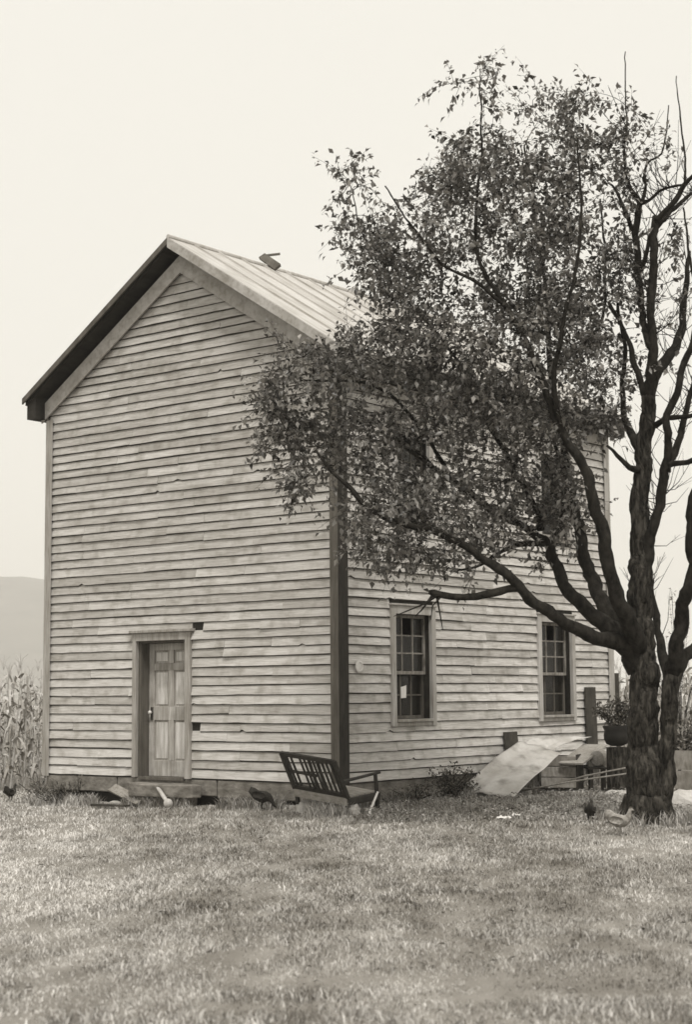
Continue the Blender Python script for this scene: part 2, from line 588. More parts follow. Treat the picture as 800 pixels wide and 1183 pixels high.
parts, off = [], 0
foot = [hl(-W * q, -.16 - .2 * rng.random()).to_tuple()[:2] for q in rng.random(34)] + [hl(.16 + .2 * rng.random(), L_ * q).to_tuple()[:2] for q in rng.random(40)]
foot += [(3.63 + .42 * math.cos(q), 19.7 + .42 * math.sin(q)) for q in range(9)] + [(-.1 + .5 * rng.random() - .45, 21.4 + .5 * rng.random()) for q in range(8)]
v, t, tn = tufts(foot, 16000, .07, .05, .24)
parts.append((v, t, tn)); off = len(v)
lawn = []
while len(lawn) < 2200:
    q = (rng.random() * 2 - 1, 6.0 + 15.5 * rng.random())
    q = (q[0] * (.225 * q[1] + 1.5), q[1])
    if noise.noise((q[0] * .9, q[1] * .6, 44)) > -.1 and not (-4.6 < q[0] < 0 and q[1] > 22.3): lawn.append(q)
weedy = [(q[0], q[1]) for q in zip(.3 + 4.6 * rng.random(420), 20.4 + 4.6 * rng.random(420)) if (q[0] - A.x) * ca - (q[1] - A.y) * sa > .1 and (q[0] - 2.2) ** 2 + (q[1] - 24.6) ** 2 > .6]
v, t, tn = tufts(weedy, 15000, .06, .03, .13, -.02)
parts.append((v, t + off, tn)); off += len(v)
v, t, tn = tufts(lawn, 70000, .05, .012, .065, .06)
parts.append((v, t + off, tn)); off += len(v)
for a in ((270000, 5.5, 12, 0.014, 0.045, 0.0055, 0.12), (210000, 12, 19, 0.014, 0.052, 0.0075, 0.3), (140000, 19, 31, 0.015, 0.075, 0.012, 0.7)):
    v, t, tn = grass_field(*a)
    parts.append((v, t + off, tn)); off += len(v)
o = fast_mesh('grass', np.concatenate([p[0] for p in parts]), np.concatenate([p[1] for p in parts]), np.concatenate([p[2] for p in parts]), M['grass'])
tag(o, 'short dry pasture grass covering the whole yard', 'grass', kind='stuff')


def leaf_quads(c, d, nrm, ln, wd):
    """folded leaves: centre line c -> c+d*ln, width wd, 4 triangles each"""
    n = len(c)
    s = np.cross(d, nrm)
    s /= np.linalg.norm(s, axis=1, keepdims=True) + 1e-9
    nn = np.cross(s, d)
    l, w = ln[:, None], wd[:, None]
    v = np.empty((n, 6, 3))
    v[:, 0] = c
    v[:, 1] = c + d * l * 0.45 + s * w * 0.5 + nn * w * 0.22
    v[:, 2] = c + d * l * 0.5
    v[:, 3] = c + d * l * 0.45 - s * w * 0.5 + nn * w * 0.22
    v[:, 4] = c + d * l - nn * l * 0.16
    v[:, 5] = c + d * l * 0.75 - nn * l * 0.05
    o = (np.arange(n) * 6)[:, None]
    t = np.concatenate([o + np.array([[0, 1, 2]]), o + np.array([[0, 2, 3]]), o + np.array([[1, 4, 2]]), o + np.array([[2, 4, 3]])], 1).reshape(-1, 3)
    return v.reshape(-1, 3), t


def unit(v):
    return v / (np.linalg.norm(v, axis=1, keepdims=True) + 1e-9)


# broad-leaved weeds spreading from the side wall into the lawn
n = 6500
y = 19.2 + 6.2 * rng.random(n)
x = 0.2 + 5.5 * rng.random(n)
lx = (x - A.x) * ca - (y - A.y) * sa
dens = np.array([noise.noise((a * 1.1, b * 1.1, 9)) for a, b in zip(x, y)])
keep = (lx > 0.05) & ((x - 2.25) ** 2 + (y - 24.7) ** 2 > .55) & (rng.random(n) < np.clip(0.55 + 1.1 * dens, 0.03, 1)) & (rng.random(n) < np.clip((y - 18.8) / 2.0, 0, 1))
x, y = x[keep], y[keep]
n = len(x)
c = np.stack([x, y, ground_np(x, y) + 0.02 + 0.09 * rng.random(n)], 1)
an = rng.random(n) * 6.283
d = unit(np.stack([np.cos(an), np.sin(an), 0.5 * (rng.random(n) - 0.3)], 1))
nrm = unit(np.stack([0.6 * (rng.random(n) - .5), 0.6 * (rng.random(n) - .5), np.ones(n)], 1))
v, t = leaf_quads(c, d, nrm, 0.035 + 0.05 * rng.random(n), 0.025 + 0.03 * rng.random(n))
tag(fast_mesh('ground_cover', v, t, np.repeat(rng.random(n), 4), M['cover']), 'low broad-leaved weeds creeping over the grass beside the house', 'weeds', kind='stuff')

# small broad weeds and fallen leaves dotted through the lawn
n = 5200
y = 6.5 + 16 * rng.random(n) ** .8
x = (rng.random(n) * 2 - 1) * (0.225 * y + 2)
lx = (x - A.x) * ca - (y - A.y) * sa
ly = (x - A.x) * sa + (y - A.y) * ca
cl = np.array([noise.noise((a * 1.9, b * 1.4, 30)) for a, b in zip(x, y)])
keep = ~((lx < 0.1) & (lx > -W - 0.1) & (ly > -0.1)) & (rng.random(n) < np.clip(.25 + 1.3 * cl, .04, 1))
x, y = x[keep], y[keep]
n = len(x)
c = np.stack([x, y, ground_np(x, y) + 0.008 + 0.03 * rng.random(n)], 1)
an = rng.random(n) * 6.283
d = unit(np.stack([np.cos(an), np.sin(an), 0.3 * (rng.random(n) - 0.3)], 1))
nrm = unit(np.stack([0.5 * (rng.random(n) - .5), 0.5 * (rng.random(n) - .5), np.ones(n)], 1))
ln_ = 0.02 + 0.05 * rng.random(n) ** 2
v, t = leaf_quads(c, d, nrm, ln_, ln_ * .6)
tag(fast_mesh('fallen_leaves', v, t, np.repeat(rng.random(n) ** 2 * 1.3 - .25, 4), M['cover']), 'fallen leaves and small broad weeds dotted through the lawn', 'leaves', kind='stuff')

# ------------------------------------------------------------------ the house
house = empty('farmhouse', A, -TH)
tag(house, 'tall weathered two-storey clapboard farmhouse with bright tin gable roof', 'house')


def zr(x):
    return HR - SL * abs(x + W / 2)


EXPO = 0.1355


def siding(place, spans, zmax, holes, tone_fn=None, seed=1):
    """lapped boards: place(u, n, z) maps wall coordinates to house-local; spans(z) gives the wall's ends at a height"""
    rr = random.Random(seed)
    mb = MB()
    k = 0
    z = 0.0
    while z < zmax - 0.02:
        zb = z + rr.uniform(-0.006, 0.006)
        expo = EXPO * rr.uniform(0.93, 1.07)
        zt = min(z + expo + 0.02, zmax)
        u0, u1 = spans(zb)
        cuts = [u0]
        p = u0 + rr.uniform(0.6, 4.2)
        while p < u1 - 0.4:
            cuts.append(p); p += rr.choice((rr.uniform(0.7, 2.0), rr.uniform(2.4, 4.4)))
        cuts.append(u1)
        for a, b in zip(cuts[:-1], cuts[1:]):
            pieces = [(a + 0.002, b - 0.002)]
            for (h0, h1, hz0, hz1) in holes:
                if hz0 < zb + expo * 0.6 and hz1 > zb + expo * 0.4:
                    nxt = []
                    for s, e in pieces:
                        if e <= h0 or s >= h1:
                            nxt.append((s, e))
                        else:
                            if s < h0: nxt.append((s, h0))
                            if e > h1: nxt.append((h1, e))
                    pieces = nxt
            tone = rr.gauss(0.5, 0.2)
            if rr.random() < 0.06: tone -= 0.3
            tilt = rr.uniform(-0.008, 0.008)
            th0 = rr.uniform(0.024, 0.033)
            for s, e in pieces:
                if e - s < 0.02: continue
                nseg = max(1, int((e - s) / 0.30)); shade_h = rr.uniform(.010, .019)
                warp = rr.random() < 0.10
                vv = []
                us = [s + (e - s) * i / nseg for i in range(nseg + 1)]
                chips = {}
                if e - s > .6 and rr.random() < .09:              # a split or broken bottom edge, a hand long
                    uc = rr.choice((e - .04, rr.uniform(s + .15, e - .15)))
                    cw = rr.uniform(.03, .10)
                    us = sorted([q for q in us if abs(q - uc) > cw + .03] + [max(s, uc - cw), uc, min(e, uc + cw)] + ([e] if e - uc <= cw + .03 else []))
                    us = [q for k_, q in enumerate(us) if k_ == 0 or q - us[k_ - 1] > 1e-4]
                    chips = {uc: rr.uniform(.01, .035)}
                nseg = len(us) - 1
                for i, u in enumerate(us):
                    f = (u - s) / (e - s)
                    lo, hi = spans(zt)
                    ut = min(max(u, lo), hi)
                    sag = rr.uniform(-0.0014, 0.0014) + tilt * (f - 0.5)
                    th = th0 + rr.uniform(-0.001, 0.001)
                    if warp and i == nseg: th += rr.uniform(0.008, 0.02); sag -= rr.uniform(0, 0.008)
                    chip = chips.get(u, 0)
                    wn = shade_h * rr.uniform(.7, 1.3)
                    vv += [place(ut, 0.004, zt), place(u, th, zb + sag + chip + wn), place(u, th - .014, zb + sag + chip), place(u, 0.002, zb + sag + 0.03 + chip)]
                t = tone + (tone_fn(0.5 * (s + e), zb) if tone_fn else 0)
                ff = []
                for i in range(nseg):
                    q = i * 4
                    ff += [(q, q + 1, q + 5, q + 4)]
                q = nseg * 4
                ff += [(0, 3, 2, 1), (q, q + 1, q + 2, q + 3)]
                o_ = len(mb.v)
                mb.add(vv, ff, t)
                for i in range(nseg):                      # butt and chamfer: lap shadow painted in as dark raw wood
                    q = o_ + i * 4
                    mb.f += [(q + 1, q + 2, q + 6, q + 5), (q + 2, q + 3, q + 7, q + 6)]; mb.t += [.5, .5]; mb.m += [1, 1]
        z += expo
        k += 1
    return mb


def core(place, u0, u1, z1, holes, th=0.12):
    """sheathing behind the boards, with real openings"""
    mb = MB()
    us = sorted({u0, u1, *[h[0] for h in holes], *[h[1] for h in holes]})
    zs = sorted({0, z1, *[h[2] for h in holes], *[h[3] for h in holes]})
    for i in range(len(us) - 1):
        for j in range(len(zs) - 1):
            uc, zc = (us[i] + us[i + 1]) / 2, (zs[j] + zs[j + 1]) / 2
            if any(h[0] < uc < h[1] and h[2] < zc < h[3] for h in holes): continue
            c = [place(u, n_, z) for n_ in (0, -th) for u, z in ((us[i], zs[j]), (us[i + 1], zs[j]), (us[i + 1], zs[j + 1]), (us[i], zs[j + 1]))]
            mb.add(c, [(0, 1, 2, 3), (7, 6, 5, 4), (0, 4, 5, 1), (1, 5, 6, 2), (2, 6, 7, 3), (3, 7, 4, 0)])
    return mb


DOOR = (2.80, 4.03, 0.0, 2.19)           # outer frame, measured leftwards from the near corner
OPEN_D = (2.91, 3.95, 0.0, 2.07)
WINS = [(1.17, 2.27, 0.765, 2.516), (5.20, 6.37, 0.765, 2.516), (1.24, 2.265, 3.75, 5.3), (5.28, 6.37, 3.75, 5.3)]

pg = lambda a, n_, z: (-a, -n_, z)                # gable
ps = lambda s, n_, z: (n_, s, z)                  # side wall
pl = lambda s, n_, z: (-W - n_, s, z)             # left wall
pb = lambda a, n_, z: (-a, L_ + n_, z)            # rear gable


def gspan(z):
    if z <= H: return (0.0, W)
    k = (z - H - 0.12) / SL
    k = max(0, k)
    return (min(k, W / 2 - .001), max(W - k, W / 2 + .001))


gholes = [DOOR, (2.57, 2.80, 2.165, 2.27), (2.63, 2.80, 0.77, 0.86), (3.92, 4.3, 4.86, 4.93)]


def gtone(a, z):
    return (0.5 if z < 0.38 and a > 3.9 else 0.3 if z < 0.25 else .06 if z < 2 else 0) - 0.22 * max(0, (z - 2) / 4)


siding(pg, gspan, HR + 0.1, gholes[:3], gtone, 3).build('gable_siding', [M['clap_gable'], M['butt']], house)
wholes = list(WINS)
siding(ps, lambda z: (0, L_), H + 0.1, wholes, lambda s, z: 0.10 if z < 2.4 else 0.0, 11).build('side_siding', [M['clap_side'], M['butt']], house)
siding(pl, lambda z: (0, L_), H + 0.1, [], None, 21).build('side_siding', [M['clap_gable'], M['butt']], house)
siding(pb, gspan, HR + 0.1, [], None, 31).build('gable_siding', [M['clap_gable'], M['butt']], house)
cm = core(pg, 0, W, H, [OPEN_D])
m2 = core(ps, 0.13, L_ - 0.13, H, [(w[0] + .1, w[1] - .1, w[2] + .1, w[3] - .1) for w in WINS])
m3 = core(pl, 0.13, L_ - 0.13, H, [])
m4 = core(pb, 0, W, H, [])
for q in (m2, m3, m4): cm.add(q.v, q.f)
for y0, y1 in ((0.0, 0.12), (L_ - 0.12, L_)):
    cm.prism([(0, H + .002), (-W / 2, HR + 0.1), (-W, H + .002)], y0, y1)
cm.box(-W + .15, -.15, .15, L_ - .15, -0.05, 0.0)          # floor
cm.box(-W + .15, -.15, .15, L_ - .15, 2.9, 2.95)           # upper floor
cm.build('wall', M['backing'], house)

# corner boards
for nm, bx, mt in (('corner_board', (-0.105, 0.0453, -0.058, -0.0455, -0.03, H), 'board_green'), ('corner_board', (0.0457, 0.064, -0.060, 0.15, -0.03, H), 'dark_board'),
                   ('corner_board', (-W - 0.06, -W + 0.10, -0.056, -0.0455, -0.03, H - 0.05), 'trim'), ('corner_board', (-W - 0.06, -W - 0.0455, -0.0452, 0.12, -0.03, H), 'trim'),
                   ('corner_board', (0.0455, 0.06, L_ - 0.13, L_ + 0.05, -0.03, H), 'trim_pale')):
    b = MB(); b.box(*bx); o = b.build(nm, M[mt], house, bevel=0.004)
    if mt == 'dark_board': o['label'] = 'dark tarred board running up the near corner'

# foundation: a skirt of rough sills over scattered stones
fb = MB()
for a0, a1 in ((0, 2.3), (2.3, 4.4), (4.4, W)):
    fb.box(-a1 + .01, -a0 - .01, -0.0 + random.uniform(-.02, .0), 0.16, -0.235 + random.uniform(-.03, .02), -0.008, random.random())
for s0, s1 in ((0.02, 2.6), (2.62, 5.2), (5.22, L_)):
    fb.box(-0.16, random.uniform(-.01, .0), s0 + .17 if s0 < .1 else s0, s1, -0.26, -0.008, random.random())
fb.box(-W, -W + .16, .17, L_, -.5, -.008); fb.box(-W + .17, -.17, L_ - .16, L_, -.5, -.008)
fb.build('foundation', M['found'], house, bevel=0.012)
fb = MB(); fb.box(-W + .1, -.1, .1, .14, -.6, -.01); fb.box(-.14, -.1, .15, L_ - .2, -.6, -.01)
fb.build('crawl_space', M['backing'], house)
for k in range(16):
    a = 0.25 + k * 0.38 + random.uniform(-.1, .1)
    s = MB()
    rx, rz_ = random.uniform(.10, .24), random.uniform(.05, .12)
    vv, ff = [], []
    s.lathe([(0.55, -1), (0.95, -.5), (1, .1), (.8, .8), (.4, 1)], 9)
    s.v = [(-a + x * rx + .02 * noise.noise((x * 3, y * 3, z * 3 + k)), .03 + y * .10 + .03 * noise.noise((x * 2, k, z)), -0.36 - 0.03 * a + z * rz_) for x, y, z in s.v]
    s.build('foundation_stone', M['stone'], house)

# roof: two slabs with standing seams, barge boards, boxed eaves
OV, ROV = 0.34, 0.28


def slope_poly(side, lo, hi, x_out, x_in=0.0):
    """band lo..hi above the rake line from the ridge (x_in) out to x_out beyond the corner"""
    def X(d): return -W / 2 + side * d
    e = W / 2 + x_out
    pts = [(X(x_in), HR - SL * x_in + lo), (X(x_in), HR - SL * x_in + hi), (X(e), HR - SL * e + hi), (X(e), HR - SL * e + lo)]
    return pts if side < 0 else pts[::-1]


rb = MB()
for sd in (1, -1):
    ny = 15
    for k in range(ny):                       # metal pans, each a hair different
        y0 = -OV + (L_ + 2 * OV) * k / ny; y1 = -OV + (L_ + 2 * OV) * (k + 1) / ny
        dz = random.uniform(-.004, .004)
        rb.prism(slope_poly(sd, 0.46 + dz, 0.50 + dz, ROV + 0.03, 0.0), y0 + .004, y1 - .004, random.random())
        if k: rb.prism(slope_poly(sd, 0.462, 0.532, ROV + 0.035, 0.012), y0 - 0.013, y0 + 0.013, 0.15)
rb.tube([(-W / 2, -OV - .01, HR + .515), (-W / 2, L_ + OV, HR + .515)], [.035, .035], 8, 0.3)
roof = rb.build('roof', M['roof'], house)
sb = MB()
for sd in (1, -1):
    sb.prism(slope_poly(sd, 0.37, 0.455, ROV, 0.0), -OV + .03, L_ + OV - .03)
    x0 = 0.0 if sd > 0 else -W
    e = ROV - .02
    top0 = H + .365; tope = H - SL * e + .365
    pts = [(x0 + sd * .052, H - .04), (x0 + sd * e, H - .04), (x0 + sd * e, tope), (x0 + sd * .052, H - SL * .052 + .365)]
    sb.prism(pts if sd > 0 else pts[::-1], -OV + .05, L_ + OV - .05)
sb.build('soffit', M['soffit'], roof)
for sd, mt in ((1, 'rake'), (-1, 'rake')):
    b = MB()
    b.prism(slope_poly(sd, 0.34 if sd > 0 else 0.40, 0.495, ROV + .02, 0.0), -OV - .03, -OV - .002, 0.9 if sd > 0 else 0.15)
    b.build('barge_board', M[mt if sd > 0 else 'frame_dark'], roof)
    b = MB()
    pts = slope_poly(sd, 0.0, 0.27, 0.14, 0.0)
    b.prism(pts, -.09, -.058, 0.7)
    e = W / 2 + .14
    b.build('frieze_board', M['rake'], roof)
b = MB(); b.box(0.052, 0.075, 0.0, L_, H - .22, H - .045); b.build('frieze_board', M['rake'], roof)

# door
df = MB()
df.box(-DOOR[1], -OPEN_D[1], -.07, -.0, 0.0, 2.19, .4); df.box(-OPEN_D[0], -DOOR[0], -.07, 0, 0.0, 2.19, .6)
df.box(-OPEN_D[1] + .001, -OPEN_D[0] - .001, -.07, 0, OPEN_D[3], 2.19, .5)
df.box(-DOOR[1] - .04, -DOOR[0] + .05, -.11, -.0, 2.192, 2.235, .1)
df.build('door_frame', M['trim'], house, bevel=.004)
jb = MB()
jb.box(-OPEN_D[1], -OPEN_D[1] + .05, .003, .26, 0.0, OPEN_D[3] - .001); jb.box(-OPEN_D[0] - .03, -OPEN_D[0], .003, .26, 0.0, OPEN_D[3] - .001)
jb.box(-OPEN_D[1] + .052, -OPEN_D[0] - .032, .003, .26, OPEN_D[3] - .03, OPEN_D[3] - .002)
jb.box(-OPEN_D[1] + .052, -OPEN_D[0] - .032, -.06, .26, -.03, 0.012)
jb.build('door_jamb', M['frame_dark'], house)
x0, x1 = -OPEN_D[1] + .055, -OPEN_D[0] - .035
dm = MB()
yf, z1 = 0.17, OPEN_D[3] - .033
dm.box(x0, x1, yf + .022, yf + .045, 0.015, z1, -.3)           # panel plane, dark tone stands in for shadow round the fields
st, xm = .11, (x0 + x1) / 2
rails = [(0.015, .25), (.86, 1.07), (1.62, 1.73), (z1 - .11, z1)]
for za, zb in rails: dm.box(x0 + st, x1 - st, yf, yf + .022, za, zb, random.uniform(.05, .3))
for xa, xb in ((x0, x0 + st), (x1 - st, x1)): dm.box(xa, xb, yf, yf + .022, .015, z1, random.uniform(.1, .35))
for (za, zb), (zc, zd) in zip(rails[:-1], rails[1:]): dm.box(xm - .055, xm + .055, yf, yf + .022, zb, zc, random.uniform(.0, .3))
for (za, zb), (zc, zd) in zip(rails[:-1], rails[1:]):
    for xa, xb in ((x0 + st, xm - .055), (xm + .055, x1 - st)):
        dm.box(xa + .035, xb - .035, yf + .013, yf + .0225, zb + .03, zc - .03, random.uniform(.9, 1.3))
door = dm.build('door', M['door'], house, bevel=.004)
kb = MB(); kb.lathe([(.012, 0), (.012, .03), (.028, .04), (.032, .055), (.02, .075)], 12)
kb.v = [(x0 + .07 + x, yf - z, .98 + y) for x, y, z in kb.v]
kb.build('knob', M['knob'], door, smooth=True)
kb = MB(); kb.box(x0 + .045, x0 + .095, yf - .012, yf - .001, .86, 1.06)
kb.build('lock_plate', M['iron'], door)

# windows
for wi, (s0, s1, z0, z1) in enumerate(WINS):
    rr = random.Random(50 + wi)
    c = MB()
    t = .10
    c.box(0.0, .065, s0, s0 + t, z0, z1, .8); c.box(0.0, .065, s1 - t, s1, z0, z1, .5)
    c.box(0.0, .065, s0 + t + .001, s1 - t - .001, z1 - .12, z1, .6)
    c.box(0.0, .085, s0 - .02, s1 + .02, z1 + .002, z1 + .03, .2)
    j_ = MB()
    for a, b_ in ((s0 + t - .02, s0 + t), (s1 - t, s1 - t + .02)):
        j_.box(-.20, -.003, a, b_, z0 + .1, z1 - .12, .0)
    j_.box(-.20, -.003, s0 + t, s1 - t, z1 - .12, z1 - .10, .2)
    win = c.build('window', M['trim_pale'], house, bevel=.004)
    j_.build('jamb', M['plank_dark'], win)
    b = MB(); b.box(-.2, .08, s0 + t + .001, s1 - t - .001, z0 + .06, z0 + .1, .3); b.box(0, .055, s0 + t + .001, s1 - t - .001, z0, z0 + .058, .5)
    b.build('sill', M['trim'], win, bevel=.004)
    a0, a1, zb, zt = s0 + t + .003, s1 - t - .003, z0 + .103, z1 - .123
    zm = zb + (zt - zb) * .44
    for (za, zc, xs, rows) in ((zb, zm + .02, -.105, 2), (zm - .02, zt, -.065, 3)):
        m = MB()
        xf, xb = xs, xs - .035
        m.box(xb, xf, a0, a0 + .045, za, zc, .6); m.box(xb, xf, a1 - .045, a1, za, zc, .5)
        m.box(xb, xf, a0 + .046, a1 - .046, za, za + .05, .5); m.box(xb, xf, a0 + .046, a1 - .046, zc - .045, zc, .7)
        iw = (a1 - a0 - .09) / 3
        for k in (1, 2):
            yy = a0 + .045 + iw * k
            m.box(xb + .004, xf - .004, yy - .012, yy + .012, za + .051, zc - .046, .3)
        ih = (zc - za - .095) / rows
        for k in range(1, rows):
            zz = za + .05 + ih * k
            m.box(xb + .006, xf - .006, a0 + .046, a1 - .046, zz - .011, zz + .011, .4)
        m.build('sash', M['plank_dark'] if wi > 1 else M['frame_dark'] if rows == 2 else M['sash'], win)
        g = MB()
        for i in range(3):
            for k in range(rows):
                if rows == 3 and k == 2 and i == 1: continue          # a broken light in the top row
                yy0 = a0 + .045 + iw * i + .013; zz0 = za + .05 + ih * k + .012
                xx = (xb + xf) / 2 + rr.uniform(-.003, .003)
                tw = rr.uniform(-.004, .004)
                g.add([(xx, yy0, zz0), (xx + tw, yy0 + iw - .026, zz0), (xx + tw, yy0 + iw - .026, zz0 + ih - .024), (xx, yy0, zz0 + ih - .024)], [(0, 1, 2, 3)])
        g.build('glass', M['glass'], win)
    cu = MB()
    if wi % 2 == 1:
        vv, ff = [], []
        for k in range(13):
            yy = a0 + .05 + (a1 - a0 - .1) * (.0 + .42 * k / 12)
            vv += [(-.30 + .02 * math.sin(k * 1.9), yy, zb + .25), (-.30 + .02 * math.sin(k * 1.9 + .4), yy, zm + .35)]
        for k in range(12): ff.append((2 * k, 2 * k + 2, 2 * k + 3, 2 * k + 1))
        cu.add(vv, ff); cu.build('curtain', M['curtain'], win)

# small things fixed on or lying by the house
pb_ = MB(); pb_.lathe([(.085, 0), (.085, .012), (.06, .02), (.055, .014), (.01, .016)], 20)
o = pb_.build('wall_disc', M['white'])
o.matrix_world = Matrix.Translation(hl(.046, .40, 1.62)) @ Matrix.Rotation(-TH, 4, 'Z') @ Matrix.Rotation(R(90), 4, 'Y')
tag(o, 'small round white tin disc nailed to the side wall near the corner', 'plaque')
pw = WINS[0]
b = MB(); b.add([(0, 0, 0), (0, .13, .005), (.002, .135, .19), (.001, .07, .175), (0, .0, .165)], [(0, 1, 2, 3, 4)]); b.add([(-.003, 0, 0), (-.003, .13, .005), (-.001, .135, .19), (-.002, .07, .175), (-.003, .0, .165)], [(4, 3, 2, 1, 0)])
o = b.build('paper_notice', M['white']); o.location = hl(-.11, 1.60, 1.17); o.rotation_euler = (0, 0, -TH)
tag(o, 'torn white paper stuck inside the ground-floor window nearest the corner', 'paper')

# short plank lying over the ridge
yr = 1.98
b = MB()
cx, cz_ = -W / 2, HR + .56
b.bar((cx - .12, yr, cz_ + .15), (cx + .19, yr + .03, cz_ - .09), .125, .05, (0.4, -.8, .5), .3, .01)
b.bar((cx - .08, yr + .03, cz_ + .16), (cx + .08, yr + .22, cz_ + .20), .05, .03, (0, 0, 1), .9)
o = b.build('ridge_plank', M['board_green']); o.location = A; o.rotation_euler = (0, 0, -TH)
tag(o, 'short broken plank lying across the roof ridge', 'plank')


# ------------------------------------------------------------------ the tree
tree = empty('half_bare_tree', un(750, 950, 19.7))
tree.location.z = 0
tag(tree, 'large gnarled tree, leafy to the left and bare on the right', 'tree')
troot = tree.location.copy()
nodes_p, nodes_r = [], []      # skeleton for the twigs
S = 1.0 / FPX


def path(pts):
    P = [un(x, y, Y) - troot for x, y, r, Y in pts]
    rad = [r * Y / FPX for x, y, r, Y in pts]
    return P, rad


def limb(pts, name='limb', n=11, rough=.26, step=.07, wob=.024, parent=tree, skel=True, m='bark_limb'):
    P, rad = path(pts)
    p, r = catmull(P, rad, step)
    for i in range(1, len(p) - 1):
        q = p[i]
        p[i] = q + Vector((noise.noise(q * 2.6) + .5 * noise.noise(q * 7), noise.noise(q * 2.6 + Vector((9, 0, 0))) + .5 * noise.noise(q * 7 + Vector((9, 0, 0))), noise.noise(q * 2.6 + Vector((0, 9, 0))))) * (wob + .35 * r[i])
    mb = MB()
    mb.tube(p, r, n, .5, rough)
    if skel:
        nodes_p.extend(p); nodes_r.extend(r)
    return mb, p, r, name, m


def done(res, parent=tree):
    mb, p, r, name, m = res
    return mb.build(name, M[m], parent, smooth=True)


# trunk with a flared foot, forking low
tr, p, r, _, _ = limb([(750, 968, 33, 19.7), (749, 945, 27, 19.7), (747, 913, 23.5, 19.7), (745, 880, 19.5, 19.7), (743, 845, 17, 19.7), (744, 810, 16, 19.7), (744, 775, 16, 19.7), (742, 740, 15.5, 19.7),
                       (740, 700, 14.5, 19.7), (740, 660, 13, 19.7), (740, 620, 11.5, 19.75), (742, 560, 10.2, 19.8), (746, 500, 9, 19.8), (750, 455, 8, 19.8)], 'trunk', 44, .30, .045, .004, m='bark')
b2 = limb([(765, 968, 12, 19.6), (767, 930, 11, 19.6), (770, 890, 10, 19.6), (772, 845, 9, 19.55), (775, 805, 9.5, 19.5), (779, 775, 10, 19.5)], 'trunk', 28, .30, .045, .004)
tr.add(b2[0].v, b2[0].f)
for k in range(5):    # root flare
    a = 2 * math.pi * k / 5 + .4
    q0 = Vector((math.cos(a) * .16, math.sin(a) * .16, .30)); q1 = Vector((math.cos(a) * .29, math.sin(a) * .29, .05)); q2 = Vector((math.cos(a) * .46, math.sin(a) * .46, -.1))
    pp, rr_ = catmull([q0, q1, q2], [.13, .10, .04], .06)
    tr.tube(pp, rr_, 9, .5, .2)
trunk = tr.build('trunk', M['bark'], tree, smooth=True)

